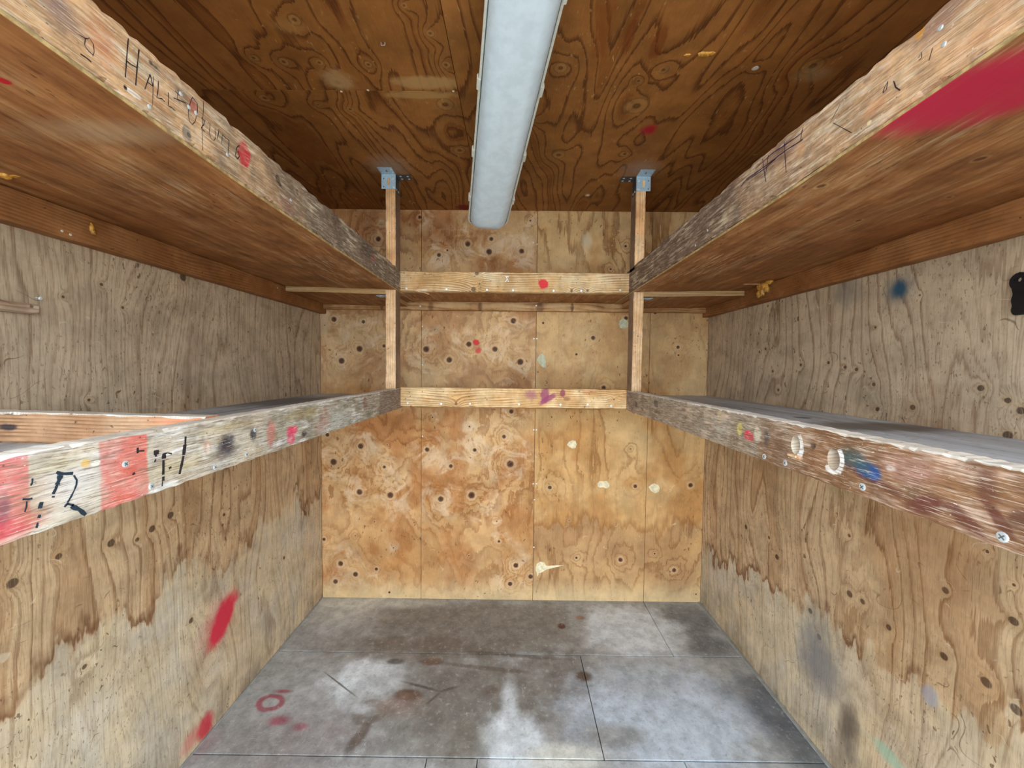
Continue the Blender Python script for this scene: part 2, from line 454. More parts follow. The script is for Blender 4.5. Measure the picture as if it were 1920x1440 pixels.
# ---------------------------------------------------------------- sawn timber
def mat_timber(name, seed, axis, base, pale, dark, ring=60.0, contrast=.6, marks=(), ax=None, val=None, kn=None, rough=.7, streaks=()):
    """plain lumber: grain along axis"""
    g = G(name)
    al = (g.x, g.y, g.z)[axis]
    cr = [(g.x, g.y, g.z)[i] for i in range(3) if i != axis]
    n = g.noise(g.vec(g.mul(al, 1.4), g.mul(cr[0], 9.0), g.mul(cr[1], 9.0)), 1, 2, .5)
    n = g.add(n, seed)
    D = knots(g, kn, ax, val) if kn else None
    h = g.ma(g.add(cr[0], cr[1]), ring, g.mul(n, 7.0))
    if D is not None:
        q = g.mul(D, .4)
        h = g.ma(g.m('DIVIDE', 1.0, g.ma(q, q, 1.0)), 2.5, h)
    t = g.m('FRACT', h)
    line = g.mul(g.ss(t, .3, .9), g.inv(g.ss(t, .92, 1.0)))
    fb = g.noise(g.vec(g.mul(al, 12.0), g.mul(cr[0], 260.0), g.mul(cr[1], 260.0)), 1, 3, .65)
    big = g.noise(g.P, 7 + seed * .1, 3, .6)
    col = g.mix(g.ss(big, .35, .68), lin(base), lin(pale))
    lm = g.noise(g.P, 9, 2, .5)
    col = g.mix(g.mul(line, g.ss(lm, .35, .6, contrast * .4, contrast)), col, lin(dark))
    col = g.mix(g.mul(g.ss(fb, .5, .78), .3), col, lin(pale))
    col = g.mix(g.mul(g.inv(g.ss(fb, .25, .45)), .35), col, lin(dark))
    col = grime(g, col, seed, .78, 1.12, 14.0)
    fl = g.noise(g.vec(al, cr[0], cr[1]), 85, 2, .5)
    col = g.mix(g.mul(g.ss(fl, .69, .72), .7), col, lin((70, 44, 28)))
    if D is not None:
        col = g.mix(g.mul(g.inv(g.ss(D, .7, 1.1)), .8), col, lin((104, 78, 56)))
    if marks:
        wn = g.mul(g.sub(g.noise(g.P, 55, 3, .6), .5), 1.0)
        col = paint(g, col, marks, ax, val, wn)
        for st in streaks:
            col = streak(g, col, *st, wn, ax, val)
    return g.done(col, rough, g.ma(line, -.3, fb), .35, .001, spec=.25)

def mat_worn_board(name, seed, X, near, far, y0, y1, whites, greys, marks, streaks=(), crackle=0.0, kn=None, end=None):
    """old shelf edge: fibrous wood under rubbed paint and dirt. near/far = wood colours at the open end and at the back"""
    g = G(name)
    al, cz = g.y, g.z
    fb = g.noise(g.vec(g.mul(g.x, 200.0), g.mul(al, 30.0), g.mul(cz, 560.0)), 1, 3, .68)
    f2 = g.noise(g.vec(g.mul(g.x, 60.0), g.mul(al, 9.0), g.mul(cz, 95.0)), 1, 3, .6)
    big = g.noise(g.P, 6 + seed, 4, .6)
    mid = g.noise(g.P, 22 + seed, 4, .65)
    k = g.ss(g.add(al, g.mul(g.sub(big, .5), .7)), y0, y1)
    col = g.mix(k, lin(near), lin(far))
    h = g.mul(g.noise(g.vec(g.mul(g.x, 8.0), g.mul(al, 2.6), g.mul(cz, 11.0)), 1, 2, .5), 13.0)
    D = knots(g, kn, 0, X) if kn else None
    if D is not None:
        q = g.mul(D, .4)
        h = g.ma(g.m('DIVIDE', 1.0, g.ma(q, q, 1.0)), 3.0, h)
    t = g.m('FRACT', h)
    line = g.mul(g.ss(t, .35, .92), g.inv(g.ss(t, .93, 1.0)))
    col = g.mix(g.mul(line, .38), col, g.mix(.55, col, lin((92, 54, 32))))
    col = g.mix(g.mul(g.ss(mid, .52, .68), greys[1]), col, lin(greys[0]))
    wm = g.mul(g.ss(f2, .46, .66), g.ss(big, .36, .6))
    col = g.mix(g.mul(wm, whites[1]), col, lin(whites[0]))
    col = grime(g, col, seed, .68, 1.16, 18.0)
    wn = g.mul(g.sub(g.noise(g.P, 48, 4, .65), .5), 1.1)
    if end:
        col = g.mix(g.mul(g.ss(g.add(al, g.mul(g.sub(mid, .5), .05)), end[0], end[0] + .015), .8), col, lin(end[1]))
    fibre = g.mul(g.ss(fb, .25, .5, .35, 1.0), g.ss(mid, .3, .6, .65, 1.1))
    for st in streaks:
        col = streak(g, col, *st, wn, 0, X)
    col = paint(g, col, marks, 0, X, wn, fibre)
    if D is not None:
        col = g.mix(g.mul(g.inv(g.ss(D, .7, 1.1)), .8), col, lin((98, 90, 84)))
        col = g.mix(g.mul(g.mul(g.ss(D, .9, 1.1), g.inv(g.ss(D, 1.1, 1.6))), .5), col, lin((190, 160, 124)))
    col = g.mix(g.mul(g.inv(g.ss(fb, .36, .49)), .42 + crackle), col, lin((104, 78, 58)))
    col = g.mix(g.mul(g.ss(fb, .53, .68), .5), col, lin((240, 226, 206)))
    fl = g.noise(g.vec(g.mul(g.x, 160.0), g.mul(al, 110.0), g.mul(cz, 190.0)), 1, 2, .5)
    col = g.mix(g.mul(g.ss(fl, .71, .74), .6), col, lin((62, 48, 40)))
    col = g.mix(g.mul(g.inv(g.ss(fl, .25, .28)), .6), col, lin((246, 238, 222)))
    return g.done(col, .8, g.ma(f2, .6, fb), .6, .0018, spec=.15)

def mat_plain(name, rgb, rough=.6, metal=0.0, spec=.3, var=.15, sc=40.0):
    g = G(name)
    n = g.noise(g.P, sc, 3, .6)
    c = lin(rgb)
    col = g.mix(g.ss(n, .35, .65), tuple(v * (1 - var) for v in c), tuple(min(v * (1 + var), 1) for v in c))
    return g.done(col, rough, n, .08, .0006, metal=metal, spec=spec)

def mat_ply_edge(name):
    g = G(name)
    t = g.m('FRACT', g.ma(g.z, 165.0, g.mul(g.noise(g.P, 14, 2, .5), .3)))
    ln = g.mul(g.ss(t, .3, .5), g.inv(g.ss(t, .7, .9)))
    n = g.noise(g.vec(g.mul(g.x, 40.0), g.mul(g.y, 40.0), g.mul(g.z, 300.0)), 1, 3, .6)
    col = g.mix(g.mul(ln, .85), lin((212, 174, 122)), lin((96, 60, 34)))
    col = g.mix(g.mul(g.ss(n, .5, .7), .3), col, lin((226, 196, 148)))
    return g.done(col, .75, n, .2, .001)

# ---------------------------------------------------------------- mesh helpers
def empty(name, loc, label=None, cat=None, group=None):
    o = bpy.data.objects.new(name, None)
    o.empty_display_size = .05
    o.location = loc
    COL.objects.link(o)
    tag(o, label, cat, group)
    return o

def tag(o, label=None, cat=None, group=None, kind=None):
    if label: o['label'] = label
    if cat: o['category'] = cat
    if group: o['group'] = group
    if kind: o['kind'] = kind
    return o

def wloc(o):
    p = Vector((0, 0, 0))
    while o is not None:
        p += Vector(o.location)
        o = o.parent
    return p

def obj(name, bm, mats, parent=None, base=None, smooth=False):
    """bm in world coordinates; base = world origin of the object (defaults to the parent's)"""
    origin = Vector(base) if base is not None else (wloc(parent) if parent else Vector((0, 0, 0)))
    bmesh.ops.translate(bm, verts=bm.verts, vec=-origin)
    me = bpy.data.meshes.new(name)
    bm.to_mesh(me)
    bm.free()
    if smooth:
        for p in me.polygons:
            p.use_smooth = True
    for mt in (mats if isinstance(mats, (list, tuple)) else [mats]):
        me.materials.append(mt)
    o = bpy.data.objects.new(name, me)
    COL.objects.link(o)
    if parent:
        o.parent = parent
    o.location = origin - (wloc(parent) if parent else Vector((0, 0, 0)))
    return o

def box_bm(x0, x1, y0, y1, z0, z1, bev=.001, bm=None):
    bm2 = bmesh.new()
    bmesh.ops.create_cube(bm2, size=1)
    for v in bm2.verts:
        v.co = Vector(((x0 + x1) / 2 + v.co.x * (x1 - x0), (y0 + y1) / 2 + v.co.y * (y1 - y0), (z0 + z1) / 2 + v.co.z * (z1 - z0)))
    if bev:
        bmesh.ops.bevel(bm2, geom=list(bm2.edges), offset=bev, segments=1, affect='EDGES')
    if bm is None:
        return bm2
    me = bpy.data.meshes.new('tmp')
    bm2.to_mesh(me)
    bm2.free()
    bm.from_mesh(me)
    bpy.data.meshes.remove(me)
    return bm

def beam_bm(axis, s0, s1, a0, a1, b0, b1, seed=0, chip=.004, n=60, prof=None, wob=.0006, top_only=False):
    """sawn board along axis ('x','y' or 'z') with knocked, uneven arrises.
       a = the other horizontal axis, b = the remaining one; prof(s) -> (db0, db1)"""
    rnd = random.Random(seed)
    bm = bmesh.new()
    rings = []
    cs = [.0015] * 4
    for i in range(n + 1):
        s = s0 + (s1 - s0) * i / n
        db0, db1 = prof(s) if prof else (0, 0)
        for c in range(4):
            cs[c] = max(.0008, min(cs[c] * .55 + rnd.random() ** 4 * chip * 1.4 + .0004, chip * 1.6))
        lo, hi = b0 + db0 + rnd.uniform(-wob, wob), b1 + db1 + rnd.uniform(-wob, wob)
        c0, c1, c2, c3 = cs
        pts = [(a0 + c0, lo), (a1 - c1, lo), (a1, lo + c1), (a1, hi - c2), (a1 - c2, hi), (a0 + c3, hi), (a0, hi - c3), (a0, lo + c0)]
        ring = []
        for a, b in pts:
            co = {'y': (a, s, b), 'x': (s, a, b), 'z': (a, b, s)}[axis]
            ring.append(bm.verts.new(co))
        rings.append(ring)
    for p, q in zip(rings, rings[1:]):
        for k in range(8):
            bm.faces.new((p[k], p[(k + 1) % 8], q[(k + 1) % 8], q[k]))
    bm.faces.new(list(reversed(rings[0])))
    bm.faces.new(rings[-1])
    bmesh.ops.recalc_face_normals(bm, faces=bm.faces)
    return bm

def head_bm(c, nrm, r=.004, t=.0012, cross=False, seg=12):
    """nail or screw head: shallow dome, optional cross recess (second material)"""
    bm = bmesh.new()
    nrm = Vector(nrm).normalized()
    a = nrm.orthogonal().normalized()
    b = nrm.cross(a)
    c = Vector(c)
    prev = None
    for rr, h in ((1, 0), (1, .5), (.75, 1.0), (.35, 1.15)):
        ring = [bm.verts.new(c + (a * math.cos(k * 2 * math.pi / seg) + b * math.sin(k * 2 * math.pi / seg)) * r * rr + nrm * t * h) for k in range(seg)]
        if prev:
            for k in range(seg):
                bm.faces.new((prev[k], prev[(k + 1) % seg], ring[(k + 1) % seg], ring[k]))
        prev = ring
    bm.faces.new(prev)
    if cross:
        for d1, d2 in ((a, b), (b, a)):
            vs = [bm.verts.new(c + d1 * r * .6 * i + d2 * r * .13 * j + nrm * t * 1.3) for i, j in ((-1, -1), (1, -1), (1, 1), (-1, 1))]
            fc = bm.faces.new(vs)
            fc.material_index = 1
    bmesh.ops.recalc_face_normals(bm, faces=[f for f in bm.faces if f.material_index == 0])
    return bm

def heads(parent, pts, mats, name='nail', r=.004, nrm=(0, -1, 0), cross=False, ax=None, val=None):
    """pts are photo pixels on the plane coord[ax]=val; all share one mesh"""
    first = None
    for px, py in pts:
        c = un(px, py, ax, val)
        if first is None:
            first = obj(name, head_bm(c, nrm, r, cross=cross), mats, parent, base=c)
        else:
            o = first.copy()
            COL.objects.link(o)
            o.location = c - wloc(parent)

def ribbon_bm(strokes, ax, val, nrm, wid, zoom=None, lift=.0006, seed=1):
    """hand-drawn strokes as thin skins of ink; strokes: list of (points, width factor)"""
    rnd = random.Random(seed)
    bm = bmesh.new()
    nrm = Vector(nrm)
    for pts, wf in strokes:
        P = []
        for (px, py) in pts:
            if zoom:
                px, py = zoom[0] + px / zoom[2], zoom[1] + py / zoom[2]
            P.append(un(px, py, ax, val) + nrm * lift)
        Q = []
        for p, q in zip(P, P[1:]):
            k = max(2, int((q - p).length / .006))
            Q += [p.lerp(q, i / k) for i in range(k)]
        Q.append(P[-1])
        L, R_ = [], []
        for i, p in enumerate(Q):
            d = (Q[min(i + 1, len(Q) - 1)] - Q[max(i - 1, 0)])
            if d.length < 1e-9:
                d = AX[1]
            s = nrm.cross(d.normalized()) * wid * wf * rnd.uniform(.65, 1.15)
            L.append(bm.verts.new(p + s))
            R_.append(bm.verts.new(p - s))
        for i in range(len(Q) - 1):
            bm.faces.new((L[i], L[i + 1], R_[i + 1], R_[i]))
    for f in bm.faces:
        if f.normal.length == 0:
            f.normal_update()
    bm.normal_update()
    return bm

def strokes_on(parent, name, strokes, ax, val, nrm, wid, zoom, mat, seed=1, thin=.82):
    """each pen stroke is a part of its own"""
    for k, st_ in enumerate(strokes):
        obj(name, ribbon_bm([st_], ax, val, nrm, wid * thin, zoom, seed=seed + k), mat, parent)

def blob_bm(pts, ax, val, nrm, t=.0008):
    """flat irregular patch (photo outline) with real thickness"""
    bm = bmesh.new()
    nrm = Vector(nrm)
    base = [un(px, py, ax, val) for px, py in pts]
    cen = sum(base, Vector()) / len(base)
    lo = [bm.verts.new(p) for p in base]
    hi = [bm.verts.new(cen + (p - cen) * .93 + nrm * t) for p in base]
    n = len(base)
    for i in range(n):
        bm.faces.new((lo[i], lo[(i + 1) % n], hi[(i + 1) % n], hi[i]))
    bm.faces.new(hi)
    bmesh.ops.recalc_face_normals(bm, faces=bm.faces)
    return bm

def lump_bm(balls, sub=2, seed=0, rough=.18):
    """foam blob: merged displaced spheres; balls: (centre, radius, squash vector)"""
    rnd = random.Random(seed)
    bm = bmesh.new()
    for c, r, sq in balls:
        b2 = bmesh.new()
        bmesh.ops.create_icosphere(b2, subdivisions=sub, radius=1)
        for v in b2.verts:
            d = v.co.normalized()
            k = 1 + rough * math.sin(d.x * 5 + rnd.random() * .4 + c[0] * 90) * math.cos(d.y * 4 + c[1] * 70) + rough * .5 * math.sin(d.z * 8)
            v.co = Vector(c) + Vector((d.x * sq[0], d.y * sq[1], d.z * sq[2])) * r * k
        me = bpy.data.meshes.new('tmp')
        b2.to_mesh(me)
        b2.free()
        bm.from_mesh(me)
        bpy.data.meshes.remove(me)
    return bm

# ---------------------------------------------------------------- knot maps (photo pixels)
def zk(off, sc, pts):
    return [(off[0] + x / sc, off[1] + y / sc, r / sc) for x, y, r in pts]
KN_RED = zk((590, 760), 3.893, [(1435, 45, 16), (1382, 228, 14), (820, 323, 16), (1168, 326, 14), (994, 443, 14), (1428, 428, 24), (920, 684, 20), (1145, 656, 23),
    (138, 413, 24), (335, 298, 20), (508, 450, 12), (327, 632, 21), (552, 655, 22), (190, 1155, 18), (298, 1233, 18), (152, 1286, 17), (450, 1195, 12),
    (1468, 1168, 18), (1576, 1250, 17), (1426, 1303, 16), (68, 978, 12), (545, 1365, 9), (1345, 993, 10), (93, 215, 14), (860, 88, 6), (1130, 155, 7), (530, 288, 5),
    (437, 850, 5), (575, 1040, 5), (1125, 1098, 5), (1330, 846, 5), (297, 952, 5)])
KN_RED += zk((600, 560), 4.571, [(120, 178, 22), (372, 198, 16), (338, 430, 26), (185, 533, 26), (910, 433, 26), (1108, 525, 24), (1276, 390, 23), (1500, 433, 24), (1657, 190, 24), (1717, 542, 27), (548, 405, 14)])
KN_RED += zk((700, 380), 3.556, [(310, 97, 11), (437, 349, 14), (629, 276, 17), (772, 327, 20), (988, 323, 17), (787, 242, 14), (493, 317, 7), (33, 243, 17), (1047, 120, 7)])
KN_PALE = zk((980, 760), 3.893, [(198, 600, 14), (822, 591, 14), (1225, 583, 16), (713, 1128, 15), (392, 1113, 9), (1105, 1203, 15), (963, 1083, 7), (787, 318, 5), (340, 840, 5), (1265, 1378, 6)])
KN_PALE += zk((990, 560), 5.333, [(151, 243, 12), (651, 392, 21), (484, 557, 13), (757, 890, 22), (1500, 485, 17), (1505, 565, 10), (980, 195, 20), (1272, 140, 17)])
KN_PALE += zk((700, 380), 3.556, [(1682, 290, 9), (1583, 443, 7)])
KN_LEFT = zk((0, 480), 3, [(1030, 120, 22), (570, 160, 10), (690, 290, 9), (500, 810, 9), (355, 230, 8)]) + zk((0, 960), 3, [(72, 400, 28), (330, 250, 18), (625, 175, 22), (855, 95, 20), (772, 155, 12), (960, 18, 20), (475, 870, 14), (1075, 610, 16), (1598, 258, 10), (1915, 290, 4)])
KN_LEFT += [(1080 / 6 + 240, 740 + 1350 / 6, 3)]
KN_RIGHT = zk((1380, 900), 2.667, [(50, 235, 12), (165, 288, 9), (205, 385, 14), (568, 570, 17), (633, 608, 14), (372, 655, 14), (415, 785, 15), (763, 737, 14), (566, 278, 9), (1047, 552, 17), (1040, 882, 19), (1250, 1012, 25), (1388, 706, 22), (1400, 1148, 26), (1256, 358, 8), (1390, 525, 8)])
KN_RIGHT += zk((1380, 500), 3.556, [(432, 655, 11), (245, 697, 10), (197, 548, 10), (157, 568, 9), (617, 640, 12), (727, 670, 13), (803, 685, 13), (918, 785, 13), (282, 822, 11), (945, 952, 17), (1178, 938, 19), (1632, 810, 22), (1812, 892, 20), (1900, 960, 26), (1812, 1125, 30), (928, 405, 9), (213, 262, 7), (1225, 190, 7)])
KN_CL = zk((330, 0), 3.368, [(748, 125, 30), (1440, 35, 18), (1605, 210, 22), (905, 395, 20), (1215, 408, 22), (1705, 410, 24), (490, 365, 22), (680, 390, 25), (1020, 520, 40)])
KN_CL2 = zk((330, 0), 3.368, [(1700, 660, 42), (1100, 690, 20), (895, 660, 14), (1790, 950, 30), (560, 620, 26)])
KN_CR = zk((980, 0), 2.667, [(190, 340, 26), (705, 350, 20), (580, 405, 14), (570, 530, 44), (1450, 330, 40), (180, 775, 26), (510, 770, 18), (1165, 340, 12), (60, 600, 14)])

# ---------------------------------------------------------------- materials
M = {}
M['side_left'] = mat_side('plywood_left_wall', XL, 1.7, KN_LEFT, (.64, .0, .12),
    [(386, 1362, 14, 22, (196, 30, 60), .5, .85), (360, 1385, 16, 16, (206, 84, 84), .7, .5), (500, 575, 10, 4, (120, 80, 60), .6, .3)],
    [((439, 1112), (396, 1210), .052, (204, 22, 56), .35, .95), ((432, 1120), (390, 1212), .075, (206, 70, 86), .6, .4)])
M['side_right'] = mat_side('plywood_right_wall', XR, 5.3, KN_RIGHT, (.73, -.17, .10),
    [(1687, 541, 15, 16, (26, 74, 100), .6, .95), (1687, 541, 28, 24, (62, 96, 112), .7, .4), (1590, 548, 24, 24, (110, 106, 104), .8, .55),
     (1535, 1245, 40, 50, (108, 108, 112), .7, .7), (1590, 1370, 18, 50, (74, 66, 62), .7, .7), (1530, 1200, 30, 60, (120, 118, 118), .7, .5), (1745, 1305, 16, 18, (152, 150, 158), .4, .7),
     (1665, 1415, 34, 14, (140, 184, 158), .6, .6), (1740, 945, 90, 200, (150, 92, 44), .6, .3)])
RED_DOTS = [(893, 642, 6, 5.5, (214, 44, 58), .2, .9), (897, 657, 6, 5.5, (212, 62, 66), .3, .8)]
M['back_red0'] = mat_back('knotty_plywood_back_corner', 3.1, [k for k in KN_RED if k[0] < 812], 'red', [])
M['back_red1'] = mat_back('knotty_plywood_back_middle', 3.1, [k for k in KN_RED if k[0] > 765], 'red', RED_DOTS)
M['back_pale0'] = mat_back('plain_plywood_back_middle', 8.6, [k for k in KN_PALE if k[0] < 1228], 'pale', [(1100, 452, 9, 14, (218, 204, 172), .4, .6), (1150, 560, 60, 10, (200, 180, 140), .7, .3)])
M['back_pale1'] = mat_back('plain_plywood_back_corner', 8.6, [k for k in KN_PALE if k[0] > 1195], 'pale', [])
M['ceil_l'] = mat_ceiling('plywood_ceiling_near', 2.2, KN_CL, [(633, 150, 26, 18, (196, 160, 112), .5, .6), (800, 155, 60, 12, (194, 154, 100), .35, .75), (540, 50, 26, 14, (186, 140, 80), .6, .4)], 9.0)
M['ceil_l2'] = mat_ceiling('plywood_ceiling_far', 6.4, KN_CL2, [(790, 178, 70, 7, (188, 148, 92), .35, .7), (730, 312, 30, 16, (170, 150, 132), .8, .6), (870, 389, 14, 5, (120, 10, 20), .4, .95)], 12.0)
M['ceil_r'] = mat_ceiling('plywood_ceiling_wide', 11.9, KN_CR, [(1217, 243, 14, 8, (172, 24, 44), .6, .95), (1525, 140, 30, 14, (176, 150, 112), .6, .45), (1200, 318, 30, 14, (170, 150, 132), .8, .55),
    (1417, 128, 6, 4, (224, 220, 204), .2, .9), (1102, 366, 5, 3, (206, 160, 120), .2, .9), (1130, 60, 16, 90, (136, 74, 26), .5, .5), (1180, 70, 9, 40, (118, 58, 18), .3, .7), (1235, 80, 12, 34, (118, 58, 18), .3, .6)], 6.0)
M['floor'] = mat_floor()
KN_UL = zk((0, 280), 6.4, [(550, 382, 14), (1120, 447, 14), (1535, 435, 12)]) + [(1200 / 3, 355, 3)]
KN_UR = [(1540, 338, 8), (1838, 292, 9), (1735, 405, 2.5), (1610, 408, 5), (1780, 365, 4)]
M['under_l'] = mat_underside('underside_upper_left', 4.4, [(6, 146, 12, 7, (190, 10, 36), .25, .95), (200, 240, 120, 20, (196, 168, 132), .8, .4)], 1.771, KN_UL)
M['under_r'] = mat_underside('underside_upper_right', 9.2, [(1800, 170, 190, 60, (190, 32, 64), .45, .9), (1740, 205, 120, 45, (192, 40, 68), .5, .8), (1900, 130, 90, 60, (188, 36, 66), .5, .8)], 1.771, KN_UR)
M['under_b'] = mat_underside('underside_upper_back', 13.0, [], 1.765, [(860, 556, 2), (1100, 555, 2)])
M['top_l'] = mat_shelftop('worn_shelf_top_left', 2.0, [(540, 752, 120, 8, (70, 66, 62), .5, .7)], 1.228)
M['top_r'] = mat_shelftop('worn_shelf_top_right', 7.0, [(1640, 800, 110, 8, (84, 72, 58), .4, .8), (1505, 783, 14, 1.5, (40, 36, 36), .3, .8)], 1.24)
M['rubbed'] = mat_timber('rubbed_pale_arris', 3.7, 1, (216, 206, 190), (244, 240, 230), (150, 132, 110), 160.0, .35)
M['edge'] = mat_ply_edge('plywood_edge')
M['edge_old'] = mat_plain('aged_plywood_edge', (176, 152, 104), .8, 0, .15, .3, 60.0)
M['ledger'] = mat_timber('orange_ledger_pine', 1.0, 1, (150, 98, 54), (172, 120, 74), (108, 64, 34), 110.0, .6)
M['ledger_b'] = mat_timber('back_ledger_pine', 2.0, 0, (182, 132, 82), (206, 164, 116), (112, 72, 40), 50.0, .7,
    [(716, 573, 3, 9, (84, 50, 30), .3, .6), (808, 575, 5, 9, (98, 60, 36), .4, .6), (900, 575, 4, 9, (84, 50, 30), .4, .7), (1012, 576, 7, 10, (92, 56, 34), .4, .6), (1073, 576, 2.5, 9, (84, 50, 30), .3, .7),
     (850, 572, 34, 6, (220, 188, 140), .5, .5), (950, 574, 40, 6, (224, 190, 144), .5, .5), (1045, 574, 22, 6, (224, 186, 140), .5, .5)], 1, 2.212)
M['post'] = mat_timber('bright_pine_post', 3.0, 2, (228, 172, 116), (246, 206, 158), (158, 104, 62), 90.0, .4, rough=.65)
M['post_dark'] = mat_timber('grey_pine_post', 4.0, 2, (222, 174, 124), (244, 206, 162), (140, 100, 72), 90.0, .4, rough=.65)
M['post_side'] = mat_timber('weathered_shaded_post_flank', 4.5, 2, (136, 108, 84), (160, 134, 110), (92, 70, 54), 90.0, .4)  # weathered grey, with the shade beside the bright fronts painted in
KN_BU = zk((700, 380), 3.556, [(690, 470, 16), (668, 577, 18), (1428, 585, 10), (1322, 590, 10), (708, 541, 7)])
M['board_bu'] = mat_timber('yellow_pine_upper_back', 5.0, 0, (216, 172, 116), (242, 216, 172), (134, 84, 44), 90.0, .8,
    [(1019, 532, 9, 9, (222, 46, 58), .18, .95), (790, 545, 10, 3, (240, 224, 196), .5, .6), (775, 530, 22, 12, (186, 122, 62), .7, .35)], 1, YBB, KN_BU)
KN_BL = zk((990, 560), 5.333, [(860, 1007, 10)]) + [(855, 757, 3)]
M['board_bl'] = mat_timber('yellow_pine_lower_back', 6.5, 0, (220, 174, 116), (244, 214, 166), (142, 88, 46), 90.0, .75,
    [(1022, 741, 8, 14, (150, 70, 104), .3, .85), (996, 740, 10, 8, (160, 86, 112), .5, .65), (1055, 737, 5, 8, (140, 60, 84), .3, .85), (1063, 748, 6, 4, (140, 92, 70), .4, .7), (1105, 736, 14, 4, (176, 96, 48), .5, .5)], 1, YBB, KN_BL,
    streaks=[((1044, 738), (1012, 757), .014, (150, 66, 104), .35, .85)])
# side boards
KN_BUL = zk((200, 60), 6, [(925, 1160, 32), (1410, 1040, 38)]) + [(557, 360, 6)]
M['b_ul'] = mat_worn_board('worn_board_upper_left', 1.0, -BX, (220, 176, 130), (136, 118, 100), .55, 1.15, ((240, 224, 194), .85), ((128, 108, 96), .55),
    [(458, 290, 11, 22, (204, 44, 62), .22, .9), (190, 75, 26, 40, (190, 116, 78), .6, .6), (290, 180, 40, 20, (210, 150, 98), .6, .4), (362, 200, 7, 14, (190, 92, 84), .4, .6), (250, 175, 14, 5, (246, 242, 234), .3, .9),
     (235, 164, 3.5, 5, (24, 22, 24), .2, .95), (283, 118, 4, 4, (40, 38, 40), .3, .9), (290, 124, 6, 3, (60, 54, 52), .4, .7), (350, 250, 9, 15, (112, 108, 104), .25, .8), (520, 335, 4, 7, (30, 28, 30), .3, .9), (525, 345, 3, 4, (30, 28, 30), .3, .9),
     (420, 215, 20, 14, (196, 178, 150), .5, .5), (630, 410, 8, 14, (96, 64, 50), .5, .6), (690, 470, 10, 14, (74, 64, 58), .5, .6), (700, 485, 4, 6, (166, 82, 78), .4, .7), (110, 20, 40, 26, (132, 108, 108), .7, .6), (540, 385, 10, 16, (150, 104, 92), .6, .5)], kn=KN_BUL)
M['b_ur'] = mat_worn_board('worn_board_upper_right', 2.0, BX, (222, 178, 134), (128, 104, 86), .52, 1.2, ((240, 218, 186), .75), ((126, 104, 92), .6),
    [(1760, 30, 50, 40, (140, 104, 92), .7, .75), (1725, 60, 8, 12, (214, 150, 60), .3, .85), (1840, 60, 60, 30, (206, 150, 108), .7, .5), (1640, 200, 22, 12, (224, 160, 112), .6, .6), (1470, 280, 24, 20, (112, 84, 78), .6, .6), (1503, 280, 5, 10, (216, 160, 108), .4, .7),
     (1330, 395, 40, 20, (104, 82, 70), .7, .5), (1760, 55, 3, 2.5, (220, 226, 240), .3, .9), (1630, 230, 4, 4, (240, 214, 164), .3, .9), (1440, 345, 20, 14, (178, 148, 116), .6, .6)])
M['b_ll'] = mat_worn_board('worn_board_lower_left', 3.0, -BX, (214, 202, 182), (172, 166, 148), .6, 1.0, ((242, 242, 240), .9), ((164, 142, 106), .6),
    [(235, 880, 42, 120, (224, 84, 74), .07, .7, 'rect'), (20, 940, 36, 160, (218, 84, 88), .1, .7, 'rect'), (20, 990, 60, 26, (212, 66, 84), .5, .75), (70, 940, 40, 40, (186, 150, 120), .6, .5), (140, 905, 50, 40, (234, 232, 232), .6, .5), (120, 870, 46, 12, (216, 206, 172), .5, .5),
     (427, 832, 13, 17, (44, 44, 56), .6, .95), (425, 845, 22, 14, (70, 68, 78), .7, .7), (475, 815, 5, 12, (52, 52, 66), .5, .9), (508, 812, 8, 24, (206, 128, 116), .25, .85), (548, 808, 10, 9, (238, 74, 112), .25, .95), (546, 822, 7, 10, (232, 84, 120), .3, .9),
     (571, 814, 5, 6, (54, 48, 54), .5, .95), (388, 838, 7, 12, (212, 164, 140), .35, .7), (390, 842, 3, 10, (240, 226, 214), .4, .8), (610, 785, 8, 20, (176, 128, 116), .5, .7), (600, 800, 6, 12, (196, 160, 150), .5, .6), (685, 757, 4, 14, (130, 66, 66), .4, .7),
     (160, 868, 9, 8, (226, 182, 84), .3, .8), (180, 868, 8, 5, (244, 240, 230), .3, .8), (640, 785, 20, 18, (206, 212, 204), .6, .6), (8, 955, 14, 26, (96, 72, 92), .6, .6), (700, 752, 14, 14, (170, 158, 138), .5, .5), (340, 870, 50, 12, (206, 188, 140), .6, .5),
     (60, 1000, 70, 8, (232, 226, 206), .5, .5), (570, 775, 30, 8, (166, 146, 92), .6, .6), (430, 800, 40, 8, (176, 154, 96), .6, .6)], crackle=.18, end=(1.62, (132, 112, 100)))
